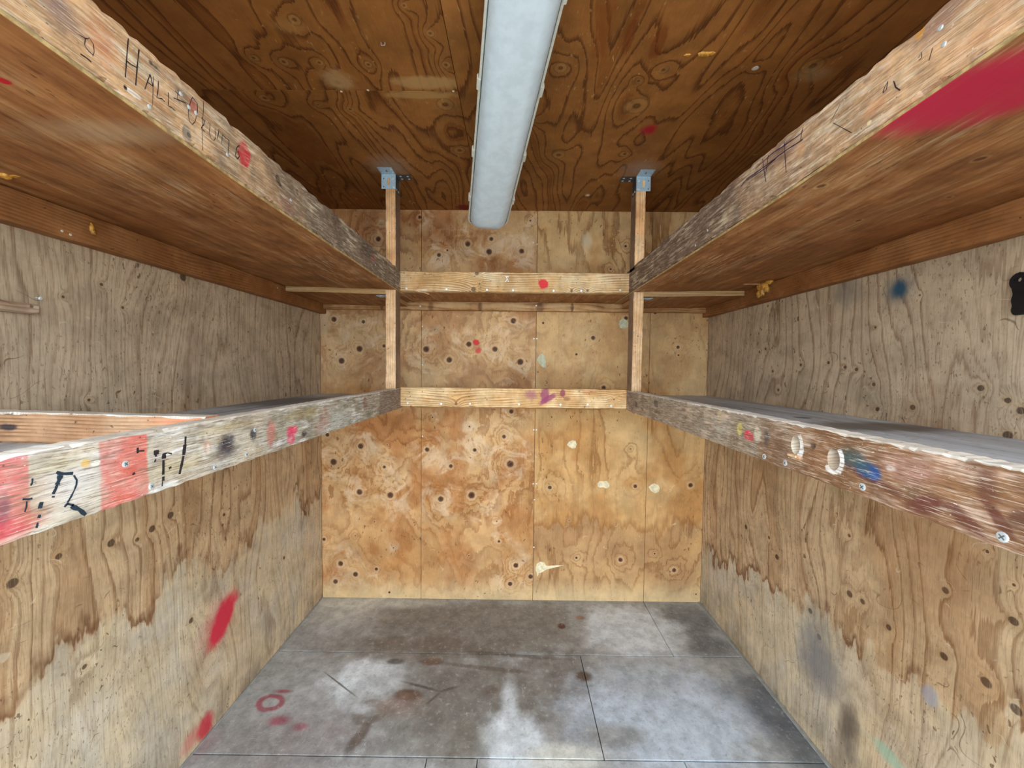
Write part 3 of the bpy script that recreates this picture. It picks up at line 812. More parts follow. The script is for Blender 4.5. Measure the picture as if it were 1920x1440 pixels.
M['b_lr'] = mat_worn_board('worn_board_lower_right', 4.0, BX, (148, 108, 76), (168, 154, 134), .68, .95, ((226, 196, 176), .7), ((116, 78, 58), .45),
    [(1404, 817, 9, 10, (226, 60, 86), .25, .95), (1387, 803, 5, 12, (222, 204, 110), .4, .8), (1350, 783, 5, 13, (216, 178, 120), .35, .7), (1420, 815, 7, 14, (232, 222, 200), .35, .7), (1350, 795, 14, 18, (182, 176, 164), .5, .6), (1437, 822, 5, 16, (60, 70, 78), .5, .75),
     (1625, 880, 24, 16, (28, 84, 128), .5, .95), (1600, 862, 28, 16, (52, 92, 100), .6, .75), (1640, 888, 10, 14, (20, 84, 150), .4, .9), (1590, 850, 20, 12, (70, 86, 78), .7, .5), (1700, 880, 50, 24, (206, 160, 150), .7, .55), (1525, 836, 5, 6, (46, 32, 30), .35, .9),
     (1670, 878, 10, 6, (240, 226, 214), .4, .7), (1499, 836, 8, 21, (246, 244, 240), .12, .97), (1573, 864, 10, 22, (246, 244, 240), .12, .97), (1560, 881, 12, 9, (244, 240, 234), .15, .95), (1495, 857, 9, 4, (226, 164, 112), .4, .7), (1230, 757, 4, 7, (52, 48, 50), .35, .9), (1233, 773, 6, 4, (60, 46, 38), .4, .7), (1193, 758, 2, 5, (50, 44, 42), .4, .8), (1260, 780, 40, 20, (168, 150, 128), .7, .5), (1180, 745, 14, 14, (136, 116, 108), .5, .6), (1460, 845, 26, 26, (120, 80, 52), .6, .6)],
    streaks=[((1560, 855), (1690, 930), .008, (96, 48, 42), .5, .75), ((1700, 950), (1770, 945), .013, (104, 54, 48), .4, .85), ((1770, 940), (1850, 1010), .009, (98, 48, 42), .4, .8), ((1850, 880), (1850, 950), .010, (100, 56, 46), .5, .7), ((1850, 945), (1900, 1010), .007, (96, 48, 42), .4, .8), ((1900, 960), (1920, 985), .014, (92, 58, 50), .6, .7)], crackle=.24)
M['divider'] = mat_timber('orange_fir_divider', 7.5, 0, (186, 140, 102), (206, 166, 130), (122, 84, 58), 110.0, .8, [(16, 801, 17, 6, (46, 46, 56), .4, .9), (350, 790, 60, 10, (226, 130, 92), .6, .5)], 1, .749)
M['cleat'] = mat_timber('weathered_cleat', 8.0, 1, (176, 146, 118), (212, 190, 164), (116, 84, 62), 90.0, .5)
M['galv'] = mat_plain('galvanised_steel', (180, 206, 222), .4, .3, .5, .12, 160.0)
M['steel_shaded'] = mat_plain('painted_shade_steel', (84, 86, 90), .5, .4, .4, .15, 120.0)  # darkened to paint in the shade on brackets facing away from the opening
M['galv_dark'] = mat_plain('screw_recess', (96, 102, 106), .6)
M['screw'] = mat_plain('zinc_screw', (214, 222, 226), .35, .4, .5, .08, 200.0)
M['nail'] = mat_plain('pale_nail_head', (232, 228, 216), .4, .2, .5, .05)
M['filler'] = mat_plain('cream_wood_filler', (236, 222, 184), .7)
M['filler_g'] = mat_plain('grey_green_filler', (196, 196, 166), .7)
M['foam'] = mat_plain('amber_expanding_foam', (206, 150, 62), .35, 0, .5, .3, 90.0)
M['ink'] = mat_plain('black_marker_ink', (46, 40, 44), .6)
M['ink_teal'] = mat_plain('dark_blue_marker_ink', (38, 54, 66), .6)
M['ink_purple'] = mat_plain('violet_marker_ink', (56, 40, 66), .6)
M['chalk'] = mat_plain('white_chalk', (240, 240, 236), .8)
M['cover'] = mat_plain('dusty_clear_plastic_cover', (212, 226, 234), .28, 0, .4, .05, 26.0)
M['tray'] = mat_plain('grey_plastic_tray', (150, 160, 160), .45, 0, .4, .08, 60.0)
M['groove_shade'] = mat_plain('dark_groove_shade', (84, 92, 94), .7)  # dark colour painting the shade in the groove along the rim
M['rim'] = mat_plain('pale_cover_lip', (206, 204, 190), .45, 0, .4, .06, 60.0)
M['black'] = mat_plain('black_rubber', (20, 21, 26), .5, 0, .4, .2)
M['hole'] = mat_timber('white_splintered_hole', 9.5, 0, (140, 96, 60), (226, 212, 190), (96, 60, 36), 160.0, .6)
M['splinter'] = mat_timber('fresh_splinter', 9.0, 0, (222, 168, 116), (240, 200, 154), (150, 100, 60), 60.0, .4)
M['back'] = mat_plain('dark_framing', (52, 38, 26), .9)
M['trim'] = mat_plain('grey_floor_strip', (150, 152, 148), .6, 0, .3, .12, 25.0)
M['ground'] = mat_plain('outdoor_concrete', (176, 172, 164), .85, 0, .2, .08, 3.0)

# ---------------------------------------------------------------- the room
T = .012
def struct(name, bm, m):
    return tag(obj(name, bm, m), kind='structure')

GAP = .0011
def panels(root, name, boxes, mats):
    out = []
    for b, m in zip(boxes, mats):
        out.append(obj(name, box_bm(*b, bev=.0008), m, root))
    return out

wall_back = struct('wall_back', box_bm(XL - .05, XR + .05, YB + T, YB + .06, -.05, ZC + .05, 0), M['back'])
xs = [XL, -.541, .129, .792, XR]
pb = panels(wall_back, 'plywood_panel', [(a + GAP, b - GAP, YB, YB + T, 0, ZC) for a, b in zip(xs, xs[1:])], [M['back_red0'], M['back_red1'], M['back_pale0'], M['back_pale1']])
wall_left = struct('wall_left', box_bm(XL - .06, XL - T, YF, YB, -.05, ZC + .05, 0), M['back'])
panels(wall_left, 'plywood_panel', [(XL - T, XL, a + GAP * .6, b - GAP * .6, 0, ZC) for a, b in ((YF, 1.272), (1.272, YB))], [M['side_left']] * 2)
wall_right = struct('wall_right', box_bm(XR + T, XR + .06, YF, YB, -.05, ZC + .05, 0), M['back'])
panels(wall_right, 'plywood_panel', [(XR, XR + T, YF, YB, 0, ZC)], [M['side_right']])
floor = struct('floor', box_bm(XL - .06, XR + .06, YF, YB + .06, -.06, -T, 0), M['back'])
fl = []
for y0, y1, cuts in ((1.812, YB, [XL, .791, XR]), (1.312, 1.812, [XL, .338, XR]), (YF, 1.312, [XL, -.293, -.114, .62, XR])):
    fl += [(a + .0017, b - .0017, y0 + .0026, y1 - .0026 * (y1 < YB), -T, 0) for a, b in zip(cuts, cuts[1:])]
panels(floor, 'floor_panel', fl, [M['floor']] * len(fl))
ceiling = struct('ceiling', box_bm(XL - .06, XR + .06, YF, YB + .06, ZC + T, ZC + .06, 0), M['back'])
pc = panels(ceiling, 'ceiling_panel', [(XL, -.192 - GAP, YF, 1.302 - GAP, ZC, ZC + T), (XL, -.192 - GAP, 1.302 + GAP * .3, YB, ZC, ZC + T), (-.192 + GAP * .5, XR, YF, YB, ZC, ZC + T)],
            [M['ceil_l'], M['ceil_l2'], M['ceil_r']])
struct('trim_1', box_bm(XR - .016, XR, YF, YB - .001, 0, .006, .002), M['trim'])
struct('trim_2', box_bm(XL, XL + .007, YF, YB - .001, 0, .005, .0015), M['trim'])
struct('ground', box_bm(-14, 14, -22, YF - .002, -.16, -.07, 0), M['ground'])

# nails and filler on the back wall
red_mid, pale_mid, pale_end, red_end = pb[1], pb[2], pb[3], pb[0]
heads(red_mid, [(1000, 455), (1001, 635), (1001, 806), (1000, 907), (792, 612), (792, 684), (792, 818), (1002, 937), (1001, 1026)], M['nail'], r=.0045, ax=1, val=YB)
heads(pale_mid, [(1007.5, 458), (1006.5, 635), (1005.5, 806), (1006, 907)], M['nail'], r=.0045, ax=1, val=YB)
for nm, pan, mt, pts in (
    ('filler_patch', pale_mid, 'filler', zk((980, 760), 3.893, [(323, 288, 0), (338, 266, 0), (362, 255, 0), (386, 260, 0), (394, 285, 0), (386, 310, 0), (362, 316, 0), (340, 304, 0)])),
    ('filler_patch', pale_mid, 'filler', zk((980, 760), 3.893, [(546, 572, 0), (560, 553, 0), (590, 556, 0), (612, 552, 0), (632, 572, 0), (632, 594, 0), (612, 608, 0), (586, 598, 0), (560, 602, 0), (548, 590, 0)])),
    ('filler_patch', pale_end, 'filler', zk((980, 760), 3.893, [(918, 596, 0), (940, 578, 0), (962, 570, 0), (990, 582, 0), (1001, 604, 0), (994, 632, 0), (966, 642, 0), (938, 626, 0)])),
    ('filler_patch', pale_mid, 'filler', zk((980, 760), 3.893, [(94, 1185, 0), (104, 1156, 0), (130, 1141, 0), (158, 1148, 0), (172, 1172, 0), (240, 1168, 0), (308, 1166, 0), (240, 1182, 0), (172, 1200, 0), (140, 1220, 0), (116, 1226, 0), (108, 1248, 0), (104, 1222, 0), (95, 1205, 0)])),
    ('filler_patch', pale_mid, 'filler_g', zk((990, 560), 5.333, [(90, 610, 0), (110, 570, 0), (140, 545, 0), (168, 575, 0), (182, 630, 0), (178, 690, 0), (150, 690, 0), (118, 655, 0)])),
    ('filler_patch', pale_mid, 'filler_g', zk((990, 560), 5.333, [(905, 255, 0), (920, 220, 0), (950, 192, 0), (985, 215, 0), (1003, 240, 0), (1000, 285, 0), (960, 302, 0), (925, 295, 0)]))):
    obj(nm, blob_bm([(x, y) for x, y, _ in pts], 1, YB, (0, -1, 0)), M[mt], pan)
heads(pc[2], [(1417, 127), (1102, 366)], M['nail'], r=.007, nrm=(0, 0, -1), ax=2, val=ZC)
heads(pc[1], [(640, 171.5), (850, 171), (690, 169)], M['nail'], r=.004, nrm=(0, 0, -1), ax=2, val=ZC)
# staple left in the ceiling
c = un(718, 79, 2, ZC)
bm = box_bm(c.x - .006, c.x + .006, c.y - .0006, c.y + .0006, ZC - .009, ZC - .0078, 0)
box_bm(c.x - .006, c.x - .0048, c.y - .0006, c.y + .0006, ZC - .009, ZC, 0, bm)
box_bm(c.x + .0048, c.x + .006, c.y - .0006, c.y + .0006, ZC - .009, ZC, 0, bm)
obj('staple', bm, M['screw'], pc[0])

# ---------------------------------------------------------------- shelves
def sag(y):
    """the open edge of the upper side shelves hangs lower towards the back"""
    return -.012 * max(0, min(1, (y - .42) / .42))
def prof_ul(s):
    return (sag(s), sag(s) * .6 + .001)
def prof_ur(s):
    return (sag(s) * .8, .007 * max(0, min(1, (s - .5) / .4)))
def tilt(o, wall, side):
    """twist a shelf sheet so that its open edge follows the sagging board"""
    off = wloc(o)
    for v in o.data.vertices:
        t_ = 1 - (abs(v.co.x + off.x) - BX) / (abs(wall) - BX)
        v.co.z += sag(v.co.y + off.y) * max(0, min(1, t_))

def rub(o):
    o.data.materials.append(M['rubbed'])
    k = len(o.data.materials) - 1
    for p in o.data.polygons:
        if p.normal.z > .35:
            p.material_index = k

SIDES = {}
for side, tagn in ((-1, 'left'), (1, 'right')):
    xi, xo = side * BX, side * (BX + .038)
    wall = XL if side < 0 else XR
    # upper shelf
    t = empty('upper_side_shelf', (side * .85, 1.0, 1.69),
              'brown plywood shelf under the ceiling, worn edge board lettered in marker and spotted red' if side < 0 else
              'brown plywood shelf under the ceiling with a big red spray stain beneath', 'shelf', 'wall shelves of plywood and lumber')
    a0, a1 = min(xi, wall), max(xi, wall)
    p = obj('shelf_panel', beam_bm('y', YF + .06, 2.2, a0, a1, 1.7695, 1.7768, chip=.0004, n=40, wob=0), [M['under_l' if side < 0 else 'under_r'], M['edge_old']], t)
    for q in p.data.polygons:
        if abs(q.normal.x) > .8:
            q.material_index = 1
    tilt(p, wall, side)
    ys = YF + .06
    fbm = beam_bm('y', ys, YBB + .038, min(xi, xo), max(xi, xo), ZU0, ZU1, seed=5 + side, chip=.006, n=170, prof=prof_ul if side < 0 else prof_ur, wob=.0012)
    fb = obj('front_board', fbm, M['b_ul' if side < 0 else 'b_ur'], t)
    la, lb = (wall, wall + .038) if side < 0 else (wall - .038, wall)
    lg = obj('ledger', beam_bm('y', ys, YB - .001, la, lb, 1.694, 1.769, seed=30 + side, chip=.003, n=60), M['ledger'], t)
    SIDES['u' + tagn] = (t, fb, lg, p)
    # lower shelf
    t = empty('lower_side_shelf', (side * .85, 1.0, 1.15),
              'grey topped shelf whose whitewashed edge board has red paint blocks and black letters' if side < 0 else
              'grey topped shelf whose brown edge board has two bored holes and blue paint', 'shelf', 'wall shelves of plywood and lumber')
    zt = 1.228 if side < 0 else 1.24
    a0, a1 = min(xo, wall), max(xo, wall)
    obj('shelf_panel', box_bm(a0 + (.0005 if side > 0 else 0), a1 - (.0005 if side < 0 else 0), ys, YB - .001, zt - .018, zt, .0006), M['top_l' if side < 0 else 'top_r'], t)
    obj('ledger', beam_bm('y', ys, YB - .001, la, lb, zt - .107, zt - .018, seed=40 + side, chip=.003, n=40), M['ledger'], t)
    pr_ = None if side < 0 else (lambda s: (.002, -.002 * max(0, min(1, (1.1 - s) / .6))))
    fbm = beam_bm('y', ys, YBB + .038, min(xi, xo), max(xi, xo), ZL0, ZL1, seed=15 + side, chip=.0032, n=240, wob=.0007, prof=pr_)
    fb = obj('front_board', fbm, M['b_ll' if side < 0 else 'b_lr'], t)
    rub(fb)
    SIDES['l' + tagn] = (t, fb)

# two bored holes in the lower right board
fb = SIDES['lright'][1]
cb = bmesh.new()
for px, py, ry, rz in ((1491, 834, .013, .020), (1562, 861, .014, .021)):
    c = un(px, py, 0, BX)
    b2 = bmesh.new()
    bmesh.ops.create_cone(b2, cap_ends=True, segments=28, radius1=1, radius2=.8, depth=1)
    for v in b2.verts:
        v.co = Vector((c.x - .01 + (v.co.z + .5) * .042, c.y + v.co.x * ry - .004 * (v.co.z + .5), c.z + v.co.y * rz))
    me = bpy.data.meshes.new('tmp')
    b2.to_mesh(me)
    b2.free()
    cb.from_mesh(me)
    bpy.data.meshes.remove(me)
bmesh.ops.recalc_face_normals(cb, faces=cb.faces)
for f in cb.faces:
    f.material_index = 2
fb.data.materials.append(M['hole'])
cut = obj('hole_cutter', cb, [M['b_lr'], M['rubbed'], M['hole']], fb)
md = fb.modifiers.new('holes', 'BOOLEAN')
md.object = cut
md.operation = 'DIFFERENCE'
md.solver = 'EXACT'
bpy.context.view_layer.update()
new = bpy.data.meshes.new_from_object(fb.evaluated_get(bpy.context.evaluated_depsgraph_get()))
fb.modifiers.clear()
fb.data = new
bpy.data.objects.remove(cut)

# back shelves
for zb0, zb1, tagn, mt in ((1.766, 1.864, 'upper', 'board_bu'), (1.190, 1.287, 'lower', 'board_bl')):
    up = tagn == 'upper'
    t = empty(tagn + '_back_shelf', (0, 2.08, zb0),
              'shelf across the back below the lamp, pale edge board with one round red dot' if up else
              'lower shelf across the back, pale yellow edge board with purple smears', 'shelf', 'wall shelves of plywood and lumber')
    fb = obj('front_board', beam_bm('x', -BX + .0005, BX - .0005, YBB, YBB + .038, zb0, zb1, seed=61 if up else 62, chip=.003, n=70), M[mt], t)
    zp = zb0 + .0005 if up else 1.225
    obj('shelf_panel', box_bm(-BX + .0006, BX - .0006, YBB + .0385, YB - .001, zp, zp + .018, .0006), M['under_b' if up else 'top_r'], t)
    lx0, lx1 = (XL + .0385, XR - .0385) if up else (-.56, .56)
    zl = 1.718 if up else 1.155
    lb = obj('ledger', beam_bm('x', lx0, lx1, 2.212, YB - .0005, zl, zp - .0008, seed=70, chip=.003, n=60), M['ledger_b'], t)
    if up:
        heads(fb, [(762, 541), (837, 542), (913, 543), (962, 544), (1038, 545), (1090, 545), (1163, 544)], [M['screw'], M['galv_dark']], 'screw', .0055, ax=1, val=YBB)
        heads(lb, [(788, 574), (1005.5, 573)], [M['screw'], M['galv_dark']], 'screw', .005, ax=1, val=2.212)
        z7 = (700, 380, 3.556)
        obj('chalk_letter', ribbon_bm([([(885, 490), (893, 510), (880, 530)], 1), ([(880, 492), (903, 494)], 1), ([(893, 508), (902, 528)], 1)], 1, YBB, (0, -1, 0), .0022, z7), M['chalk'], fb)
        sp = ribbon_bm([([(290, 588), (330, 598), (370, 611)], 1)], 1, YBB - .004, (0, -1, 0), .0018, z7)
        obj('splinter', sp, M['splinter'], fb)
    else:
        heads(fb, [(764, 756), (827, 757), (881, 757), (973, 758), (1051, 759), (1102, 759), (1146, 761)], [M['screw'], M['galv_dark']], 'screw', .0055, ax=1, val=YBB)

# writing and screws on the side boards
t, fb, lg, up_l = SIDES['uleft']
z8 = (200, 60, 6)
strokes_on(fb, 'marker_stroke', [
    ([(240, 70), (228, 200), (205, 510)], 1), ([(360, 195), (345, 330), (322, 600)], 1.1), ([(215, 320), (270, 365), (345, 405)], 1),
    ([(485, 475), (455, 560), (425, 645)], 1), ([(485, 475), (500, 540), (515, 610)], .8), ([(455, 565), (515, 610)], .8), ([(525, 500), (518, 640), (512, 830)], .6),
    ([(578, 550), (575, 640), (560, 740), (620, 752), (650, 785)], .9), ([(693, 680), (692, 760), (690, 830), (730, 850), (770, 885)], .8),
    ([(765, 660), (815, 715)], .9), ([(750, 740), (820, 770), (890, 800)], .9), ([(800, 640), (790, 760), (830, 800)], .5),
    ([(960, 735), (1015, 800), (1020, 900), (990, 1010), (960, 1040), (925, 1000), (915, 900), (935, 800), (960, 735)], .75),
    ([(1085, 780), (1085, 870), (1070, 1090), (1078, 1330)], .6), ([(1065, 960), (1095, 1000), (1090, 1040), (1060, 1080), (1100, 1120)], 1),
    ([(1160, 1040), (1150, 1130), (1170, 1200), (1200, 1225), (1225, 1190), (1215, 1090)], .6),
    ([(1260, 1090), (1245, 1200)], .7), ([(1300, 1150), (1290, 1260)], .6), ([(1375, 1210), (1360, 1410)], .8), ([(1300, 1160), (1375, 1220)], .5),
    ([(1490, 1275), (1460, 1300), (1445, 1380), (1465, 1430), (1488, 1400), (1482, 1350), (1462, 1350)], 1.1)], 0, -BX, (1, 0, 0), .0011, z8, M['ink'])
strokes_on(fb, 'marker_stroke', [([(780, 340), (850, 385), (890, 380), (930, 440), (937, 520), (925, 560)], .6), ([(850, 380), (842, 450), (880, 510), (925, 550)], .6), ([(800, 540), (850, 570), (910, 620)], 1.2)], 0, -BX, (1, 0, 0), .0010, (0, 0, 5.333), M['ink'])
heads(fb, [(280, 200), (339, 176), (354, 201), (426, 290), (367, 212), (545, 375), (704, 497)], [M['screw'], M['galv_dark']], 'screw', .0035, (1, 0, 0), ax=0, val=-BX)
heads(lg, [(116, 433), (132, 440), (520, 540), (591, 563)], M['nail'], 'nail', .003, (1, 0, 0), ax=0, val=XL + .038)

t, fb, lg, up_r = SIDES['uright']
z9 = (1400, 0, 3.692)
strokes_on(fb, 'marker_stroke', [([(-40, 1290), (0, 1240), (130, 1150), (260, 1050), (390, 965)], 1.2), ([(0, 1250), (130, 1165), (200, 1100)], 1.0), ([(60, 1170), (180, 1060), (300, 980), (385, 920), (392, 880)], .9),
    ([(112, 1100), (122, 1180), (135, 1260)], 1), ([(152, 1075), (140, 1160), (128, 1230)], .9), ([(262, 985), (268, 1080), (275, 1195)], .9), ([(385, 900), (375, 975)], .9),
    ([(0, 1300), (20, 1290), (25, 1260)], .7)], 0, BX, (-1, 0, 0), .0013, z9, M['ink_purple'])
strokes_on(fb, 'marker_stroke', [([(1020, 560), (1035, 605), (1065, 625)], 1), ([(945, 640), (960, 600), (980, 560), (970, 620), (945, 645)], .7), ([(580, 850), (650, 720)], .6), ([(600, 850), (730, 920)], .6),
    ([(1190, 400), (1215, 360), (1215, 400), (1190, 420)], .5), ([(1265, 420), (1290, 330)], .6)], 0, BX, (-1, 0, 0), .0011, z9, M['ink'])
heads(fb, [(1764, 52), (1770, 83), (1327, 432), (1304, 460)], [M['screw'], M['galv_dark']], 'screw', .0035, (-1, 0, 0), ax=0, val=BX)

t, fb = SIDES['lleft']
z10, z11 = (0, 860, 8), (240, 740, 6)
strokes_on(fb, 'marker_stroke', [([(840, 200), (900, 225), (1000, 225), (1090, 220)], 1.5), ([(900, 250), (880, 320), (850, 390)], 2.1), ([(850, 390), (830, 450), (790, 530)], 1.3), ([(770, 572), (815, 570)], .9), ([(1100, 250), (1145, 320), (1140, 390), (1110, 470), (1060, 570), (1005, 660)], .8),
    ([(1010, 670), (960, 725)], 1), ([(1000, 675), (1100, 700)], 1.2), ([(1060, 715), (1180, 760), (1280, 845)], 2.0), ([(480, 295), (480, 350), (455, 405)], .8), ([(330, 610), (420, 610), (480, 595)], .9), ([(395, 640), (390, 720), (365, 800)], .6),
    ([(620, 650), (590, 745)], 1.6), ([(590, 840), (575, 890)], 1.2), ([(560, 960), (540, 1040)], .9)], 0, -BX, (1, 0, 0), .0017, z10, M['ink_teal'])
strokes_on(fb, 'marker_stroke', [([(400, 660), (400, 720)], 2.0), ([(395, 670), (440, 655), (490, 665)], .7), ([(395, 735), (395, 830), (392, 900)], 1.4), ([(395, 920), (392, 970)], 1.8), ([(385, 975), (380, 1030)], .6), ([(285, 655), (345, 645)], 2.0), ([(300, 690), (320, 680)], 1.4), ([(295, 740), (310, 745)], 1.4),
    ([(645, 470), (640, 560)], 1.3), ([(638, 560), (622, 680)], 2.1), ([(620, 690), (600, 790), (575, 895)], 1.4), ([(105, 595), (105, 660)], 1), ([(110, 635), (180, 630)], .7), ([(45, 900), (75, 880)], 1), ([(455, 830), (485, 815)], 1.2)], 0, -BX, (1, 0, 0), .0022, z11, M['ink'])
heads(fb, [(235, 870), (284, 912), (403, 876), (462, 852), (478, 806)], [M['screw'], M['galv_dark']], 'screw', .005, (1, 0, 0), True, 0, -BX)
t, fb = SIDES['lright']
heads(fb, [(1472, 868), (1617, 913), (1880, 1007), (1433, 856)], [M['screw'], M['galv_dark']], 'screw', .0062, (-1, 0, 0), True, 0, BX)
sp = obj('splinter', box_bm(BX - .003, BX, *sorted((un(1478, 850, 0, BX).y, un(1494, 858, 0, BX).y)), 1.2135, 1.218, .0008), M['splinter'], fb)

# corner pieces of thick plywood under the upper shelves
for side in (-1, 1):
    x0, x1 = sorted((side * .613, side * 1.093))
    o = obj('corner_shelf_panel', box_bm(x0, x1, 1.845, 2.2115, 1.745, 1.769, .0006), [M['edge'], M['under_b']], base=((x0 + x1) / 2, 2.03, 1.745))
    for p in o.data.polygons:
        if p.normal.z < -.7:
            p.material_index = 1
    tilt(o, XL if side < 0 else XR, side)
    tag(o, 'thick layered plywood strip in the back corner beside the ' + ('knotty back wall sheet' if side < 0 else 'plain back wall sheet'), 'plywood strip', 'plywood strips in the back corners')

# posts
def post(x0, x1, z0, z1, label, mat, seed):
    bm = beam_bm('z', z0, z1, x0, x1, 1.845, 1.9245, seed=seed, chip=.003, n=40)
    o = obj('shelf_post', bm, [M[mat], M['post_side']], base=((x0 + x1) / 2, 1.885, z0))
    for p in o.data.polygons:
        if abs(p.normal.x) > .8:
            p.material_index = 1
    return tag(o, label, 'post', 'posts carrying the shelves')
post(-.614, -BX, 1.864, ZC - .0005, 'short pine post from the marker-lettered upper shelf to the ceiling', 'post', 81)
post(-.616, -BX, ZL1 + .001, 1.7565, 'pine post standing on the whitewashed lower shelf board', 'post_dark', 82)
post(BX, .614, 1.864, ZC - .0005, 'short pine post from the red-sprayed upper shelf to the ceiling', 'post', 83)
post(BX, .616, ZL1 + .001, 1.7565, 'pine post standing on the brown lower shelf board with holes', 'post_dark', 84)

# ---------------------------------------------------------------- steel angle brackets
def slot_plate_bm(o, ex, ey, n, wd, ht, t=.002, slot=(.012, .034), holes=()):
    """plate spanned by ex, ey from corner o with an oblong slot in the middle; thickness along n"""
    bm = bmesh.new()
    o, ex, ey, n = Vector(o), Vector(ex), Vector(ey), Vector(n)
    K = 24
    cx, cy = wd / 2, ht / 2
    inner, outer = [], []
    for k in range(K):
        a = 2 * math.pi * k / K
        dx, dy = math.cos(a), math.sin(a)
        inner.append((cx + dx * slot[0] / 2, cy + dy * slot[0] / 2 + (slot[1] - slot[0]) / 2 * (1 if dy > 0 else -1)))
        s = 1 / max(abs(dx), abs(dy))
        outer.append((cx + dx * s * wd / 2, cy + dy * s * ht / 2))
    V = {}
    for nm, pts in (('i', inner), ('o', outer)):
        for h in (0, 1):
            V[nm, h] = [bm.verts.new(o + ex * x + ey * y + n * (t * h)) for x, y in pts]
    for k in range(K):
        j = (k + 1) % K
        bm.faces.new((V['o', 1][k], V['o', 1][j], V['i', 1][j], V['i', 1][k]))
        bm.faces.new((V['o', 0][k], V['i', 0][k], V['i', 0][j], V['o', 0][j]))
        bm.faces.new((V['o', 0][k], V['o', 0][j], V['o', 1][j], V['o', 1][k]))
        bm.faces.new((V['i', 0][k], V['i', 1][k], V['i', 1][j], V['i', 0][j]))
    bmesh.ops.recalc_face_normals(bm, faces=bm.faces)
    return bm

def bracket_dots(parent, pts, n, mat, name, r):
    first = None
    for p in pts:
        p = Vector(p)
        if first is None:
            first = obj(name, head_bm(p, n, r, .0016), mat, parent, base=p)
        else:
            c = first.copy()
            COL.objects.link(c)
            c.location = p - wloc(parent)

for side in (-1, 1):
    nm = 'knotty' if side < 0 else 'plain'
    # bracket on the front face of the post
    wd, ht = .066, .068
    xa = -.632 if side < 0 else .568
    yp = 1.8445
    zt = ZC - .0008
    t = empty('angle_bracket', (xa + wd / 2, yp, ZC - ht), 'galvanised angle bracket with a slot, facing out on the ' + ('marker-lettered' if side < 0 else 'red-sprayed') + ' shelf side post', 'bracket', 'brackets fixing posts to the ceiling')
    obj('post_leg', slot_plate_bm((xa, yp, zt - ht), (1, 0, 0), (0, 0, 1), (0, -1, 0), wd, ht), M['galv'], t)
    obj('ceiling_leg', slot_plate_bm((xa, yp - .002, zt), (1, 0, 0), (0, -1, 0), (0, 0, -1), wd, .06, slot=(.008, .020)), M['galv'], t)
    hx = xa + wd * (.82 if side < 0 else .18)
    ox = xa + wd * (.16 if side < 0 else .84)
    bracket_dots(t, [(hx, yp - .002, zt - ht * q) for q in (.32, .86)], (0, -1, 0), M['screw'], 'screw', .0062)
    bracket_dots(t, [(ox, yp - .002, zt - ht * q) for q in (.32, .86)], (0, -1, 0), M['galv_dark'], 'bolt_hole', .0028)
    bracket_dots(t, [(xa + wd * q, yp - .002 - d, zt - .002) for q in (.14, .86) for d in (.015, .045)], (0, 0, -1), M['screw'], 'screw', .0056)
    # bracket on the inner side of the post
    xi = side * (BX - .0008)
    n = (-side, 0, 0)
    t = empty('angle_bracket', (xi, 1.87, ZC - .075), 'dark angle bracket on the inner flank of the ' + ('marker-lettered' if side < 0 else 'red-sprayed') + ' shelf side post', 'bracket', 'brackets fixing posts to the ceiling')
    obj('post_leg', slot_plate_bm((xi, 1.848, zt - .075), (0, 1, 0), (0, 0, 1), n, .05, .075), M['steel_shaded'], t)
    obj('ceiling_leg', slot_plate_bm((xi - side * .002, 1.848, zt), (0, 1, 0), n, (0, 0, -1), .05, .066, slot=(.008, .03)), M['steel_shaded'], t)
    bracket_dots(t, [(xi - side * (.002 + d), 1.848 + q, zt - .002) for q in (.012, .038) for d in (.018, .052)], (0, 0, -1), M['screw'], 'screw', .0056)
    bracket_dots(t, [(xi - side * .002, 1.848 + q, zt - .066) for q in (.010, .036)], n, M['screw'], 'screw', .0056)
    # small bracket under the corner plywood
    xo = side * .6165
    t = empty('shelf_angle', (xo, 1.885, 1.70), 'small steel angle under the plywood strip by the ' + nm + ' back wall sheet', 'bracket', 'small brackets under the corner strips')
    a = (xo + side * .0002, 1.862, 1.7325)
    obj('shelf_leg', slot_plate_bm(a, (side, 0, 0), (0, 1, 0), (0, 0, -1), .05, .045, slot=(.008, .016)), M['galv'], t)
    obj('post_leg', slot_plate_bm((xo + side * .0002, 1.862, 1.7305), (0, 1, 0), (0, 0, -1), (side, 0, 0), .045, .045, slot=(.008, .016)), M['galv'], t)
    bracket_dots(t, [(xo + side * .03, 1.872 + q, 1.7305) for q in (0, .024)], (0, 0, -1), M['screw'], 'screw', .004)

# ---------------------------------------------------------------- light fixture hung under the ceiling
near, far = Vector((.048, .70, EYE + .868)), Vector((-.126, 1.775, EYE + .660))
ax_f = (far - near).normalized()
sx_f = ax_f.cross(Vector((0, 0, 1))).normalized()
up_f = sx_f.cross(ax_f).normalized()
LF = (far - near).length
def fx(s, a, h):
    return near + ax_f * s + sx_f * a + up_f * h
t = empty('ceiling_light', fx(LF / 2, 0, .05), 'long unlit pale grey strip light hanging tilted from the ceiling', 'light fixture')
HW = .089
def sweep(prof_fn, stations, closed=False, caps=True):
    bm = bmesh.new()
    rings = []
    for s in stations:
        rings.append([bm.verts.new(fx(ss, a, h)) for ss, a, h in prof_fn(s)])
    n = len(rings[0])
    for p, q in zip(rings, rings[1:]):
        for k in range(n if closed else n - 1):
            bm.faces.new((p[k], p[(k + 1) % n], q[(k + 1) % n], q[k]))
    if caps:
        bm.faces.new(list(reversed(rings[0])))
        bm.faces.new(rings[-1])
    bmesh.ops.recalc_face_normals(bm, faces=bm.faces)
    return bm
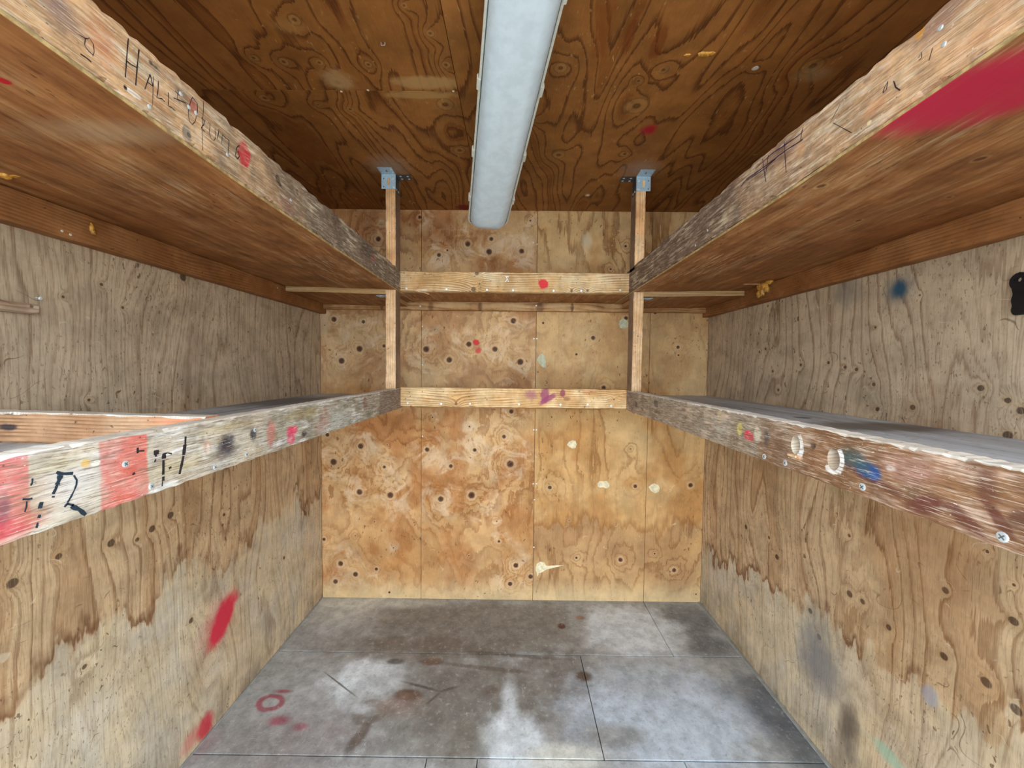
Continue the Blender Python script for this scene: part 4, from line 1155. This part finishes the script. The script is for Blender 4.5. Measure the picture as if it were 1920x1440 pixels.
def ends(s, r):
    """narrowing factor near both ends for rounded corners"""
    d = min(s, LF - s)
    return 1.0 if d >= r else .82 + .18 * math.sqrt(max(0, 1 - (1 - d / r) ** 2))
st = [0, .004, .010, .018, .03, .05] + [LF * i / 24 for i in range(2, 23)] + [LF - .05, LF - .03, LF - .018, LF - .010, LF - .004, LF]
def p_tray(s):
    k = ends(s, .035)
    return [(s, a * k, h) for a, h in ((-HW + .004, .003), (-HW * .8, .034), (-HW * .5, .037), (HW * .5, .037), (HW * .8, .034), (HW - .004, .003))]
obj('tray', sweep(p_tray, st, True), M['tray'], t, smooth=False)
def p_rim(s):
    k = ends(s, .035)
    return [(s, a * k, h) for a, h in ((-HW, -.005), (-HW, .006), (HW, .006), (HW, -.005), (HW - .006, -.005), (HW - .008, -.001), (-HW + .008, -.001), (-HW + .006, -.005))]
obj('rim', sweep(p_rim, st, True), M['rim'], t)
def p_groove(sd):
    return lambda s: [(s, sd * a * ends(s, .035), h) for a, h in ((HW * .90, -.0015), (HW - .0062, -.0015), (HW - .0062, -.0035), (HW * .90, -.0035))]
for sd in (-1, 1):  # dark strips stand in for the shaded groove between cover and rim
    obj('groove_shade', sweep(p_groove(sd), st, True), M['groove_shade'], t)
def p_cover(s):
    d = min(s, LF - s)
    e = max(0, 1 - d / .06)
    k = ends(s, .045) * (1 - .04 * e)
    dep = .046 * (1 - e ** 2.6 * .55)
    P_ = [(-.90, 0), (-.885, -.22), (-.84, -.45), (-.76, -.66), (-.66, -.82), (-.56, -.92), (-.5, -.965), (-.44, -.985), (-.2, -1.0), (0, -1.0), (.2, -1.0), (.44, -.985), (.5, -.965), (.56, -.92), (.66, -.82), (.76, -.66), (.84, -.45), (.885, -.22), (.90, 0)]
    return [(s if d > .001 else s, a * HW * k, -.002 + h * dep) for a, h in P_]
obj('cover', sweep(p_cover, st, False, True), M['cover'], t, smooth=True)
for s in (.18, .42, .68, .93):
    for sd in (-1, 1):
        bm = bmesh.new()
        w_ = .016
        prof = [(HW + .001, .014), (HW + .005, .008), (HW + .005, -.006), (HW - .004, -.009), (HW - .006, -.006), (HW + .001, -.004)]
        A = [bm.verts.new(fx(s - w_, sd * a, h)) for a, h in prof]
        B = [bm.verts.new(fx(s + w_, sd * a, h)) for a, h in prof]
        for k in range(len(prof)):
            bm.faces.new((A[k], A[(k + 1) % len(prof)], B[(k + 1) % len(prof)], B[k]))
        bm.faces.new(A)
        bm.faces.new(B)
        bmesh.ops.recalc_face_normals(bm, faces=bm.faces)
        obj('latch', bm, M['rim'], t)
# wire hangers from ceiling to tray
for s in (.85,):
    for sd in (-.03, .03):
        p = fx(s, sd, .035)
        obj('hanger', box_bm(p.x - .0012, p.x + .0012, p.y - .0012, p.y + .0012, p.z, ZC, 0), M['galv'], t)

# ---------------------------------------------------------------- loose and small things
# divider on the lower left shelf
o = obj('divider_board', beam_bm('x', XL + .002, -.6065, .749, .787, 1.2285, 1.284, seed=91, chip=.003, n=50, prof=lambda s: (0, .008 * (-.6 - s) / .53)), M['divider'], base=(-.87, .768, 1.2285))
rub(o)
tag(o, 'orange grained timber set crosswise on the whitewashed lower shelf', 'board')
# short cleat on the left wall
c1 = un(57, 571, 0, XL)
c2 = un(57, 590, 0, XL)
o = obj('wall_cleat', beam_bm('y', .25, c1.y, XL + .0002, XL + .02, c2.z, c1.z, seed=92, chip=.004, n=40), M['cleat'], base=(XL + .01, .6, c2.z))
tag(o, 'narrow weathered wooden cleat nailed to the grey plywood side wall', 'cleat')
# bent nail beside it
p = un(67, 558, 0, XL)
bm = head_bm(p + Vector((.011, 0, -.002)), (1, 0, -.2), .0045, .002)
b2 = bmesh.new()
bmesh.ops.create_cone(b2, cap_ends=True, segments=8, radius1=.0016, radius2=.0016, depth=.0125)
q = Vector((1, 0, -.18)).to_track_quat('Z', 'Y').to_matrix().to_4x4()
bmesh.ops.transform(b2, matrix=Matrix.Translation(p + Vector((.0055, 0, -.001))) @ q, verts=b2.verts)
me = bpy.data.meshes.new('tmp'); b2.to_mesh(me); b2.free(); bm.from_mesh(me); bpy.data.meshes.remove(me)
tag(obj('bent_nail', bm, M['screw'], base=p), 'nail sticking out of the side wall above the wooden cleat', 'nail')

# amber foam
def foam(label, balls, seed, base):
    o = obj('foam_blob', lump_bm(balls, 3, seed, .22), M['foam'], base=base, smooth=True)
    return tag(o, label, 'foam', 'dried foam drips')
c = un(1440, 540, 0, XR - .038)
xw = XR - .038 - .009
foam('lumpy amber foam clump oozing over the orange ledger', [((xw - .004, c.y, c.z + .012), .022, (.6, 1.1, .9)), ((xw - .004, c.y - .03, c.z + .020), .016, (.7, 1, .8)), ((xw - .003, c.y + .035, c.z + .014), .016, (.6, 1, 1)), ((xw - .003, c.y + .02, c.z - .012), .014, (.6, .9, 1.4)), ((xw - .003, c.y + .042, c.z - .018), .012, (.6, .8, 1.5)), ((xw - .003, c.y - .012, c.z - .006), .013, (.7, 1, 1.2))], 3, c)
c = un(170, 428, 0, XL + .038)
xw = XL + .038
foam('small amber drip hanging on the orange ledger', [((xw + .003, c.y, c.z), .006, (.7, .9, 2.0)), ((xw + .004, c.y + .002, c.z - .009), .0055, (.8, 1, 1.2))], 4, c)
c = un(8, 325, 2, 1.771)
foam('small amber foam nub under the marker-lettered upper shelf', [((c.x, c.y, 1.768), .011, (1, 1, .7)), ((c.x + .016, c.y + .004, 1.769), .008, (1.3, .8, .5))], 5, c)
c = un(1320, 100, 2, ZC)
foam('thin amber foam smear on the ceiling beside the strip light', [((c.x, c.y, ZC - .002), .013, (1.3, .6, .3)), ((c.x - .045, c.y + .004, ZC - .002), .008, (1.2, .5, .3)), ((c.x + .018, c.y - .003, ZC - .002), .009, (1.2, .6, .3))], 6, c)
# torn veneer flap
c = un(1408, 531, 2, 1.771)
o = obj('veneer_flap', beam_bm('x', c.x - .03, c.x + .05, c.y - .006, c.y + .006, 1.7645, 1.7705, seed=97, chip=.002, n=10), M['splinter'], base=c)
tag(o, 'pale torn wood sliver under the red-sprayed shelf by the foam', 'wood sliver')
# splinters under the ends of the lower side boards
for side, (px, py) in ((-1, (738, 766)), (1, (1185, 771))):
    c = un(px, py, 0, side * (BX + .012))
    x = side * (BX + .015)
    o = obj('wood_splinter', beam_bm('y', c.y - .05, c.y + .03, x - .006, x + .006, ZL0 - .006, ZL0 - .0005, seed=98 + side, chip=.002, n=10), M['splinter'], base=(x, c.y, ZL0 - .006))
    tag(o, 'pale wood splinter under the far end of the ' + ('whitewashed' if side < 0 else 'brown') + ' lower shelf board', 'wood splinter', 'splinters under the lower boards')

# black rubber grip hung on the right wall
c0, c1 = un(1903, 512, 0, XR), un(1918, 590, 0, XR)
yc, z0, z1 = un(1917, 550, 0, XR).y, un(1918, 590, 0, XR).z, un(1915, 511, 0, XR).z
H_ = z1 - z0
t = empty('rubber_grip', (XR - .01, yc, z0), 'black rubber grip with a hanging hole on the side wall', 'handle')
bm = bmesh.new()
N = 40
def half(v):
    d = H_ * v - (H_ - .020)
    head = math.sqrt(max(1e-7, .020 ** 2 - d * d)) if abs(d) < .020 else 0
    if d > 0:
        return max(head, .0004)
    body = .0125 + .0012 * math.sin(v * 22) + .001 * (1 - v)
    low = min(1.0, math.sqrt(max(0, v) / .14) * .55 + .45) if v < .14 else 1.0
    return max(head, body * low)
L, R_ = [], []
for h in (0, 1):
    xx = XR - .0006 - .008 * h
    L.append([bm.verts.new((xx, yc - half(i / N) * (1 - .12 * h), z0 + H_ * i / N)) for i in range(N + 1)])
    R_.append([bm.verts.new((xx, yc + half(i / N) * (1 - .12 * h), z0 + H_ * i / N)) for i in range(N + 1)])
for i in range(N):
    bm.faces.new((L[0][i], L[0][i + 1], L[1][i + 1], L[1][i]))
    bm.faces.new((R_[0][i], R_[1][i], R_[1][i + 1], R_[0][i + 1]))
    bm.faces.new((L[1][i], L[1][i + 1], R_[1][i + 1], R_[1][i]))
    bm.faces.new((L[0][i], R_[0][i], R_[0][i + 1], L[0][i + 1]))
for i in (0, N):
    bm.faces.new((L[0][i], L[1][i], R_[1][i], R_[0][i]))
bmesh.ops.recalc_face_normals(bm, faces=bm.faces)
g_ = obj('grip', bm, M['black'], t)
cb = bmesh.new()
bmesh.ops.create_cone(cb, cap_ends=True, segments=20, radius1=.0058, radius2=.0058, depth=.06)
bmesh.ops.transform(cb, matrix=Matrix.Translation((XR - .01, yc + .002, z1 - .016)) @ Matrix.Rotation(math.pi / 2, 4, 'Y'), verts=cb.verts)
cut = obj('grip_cutter', cb, M['black'])
md = g_.modifiers.new('hole', 'BOOLEAN')
md.object = cut
md.operation = 'DIFFERENCE'
md.solver = 'EXACT'
bpy.context.view_layer.update()
new = bpy.data.meshes.new_from_object(g_.evaluated_get(bpy.context.evaluated_depsgraph_get()))
g_.modifiers.clear()
g_.data = new
bpy.data.objects.remove(cut)
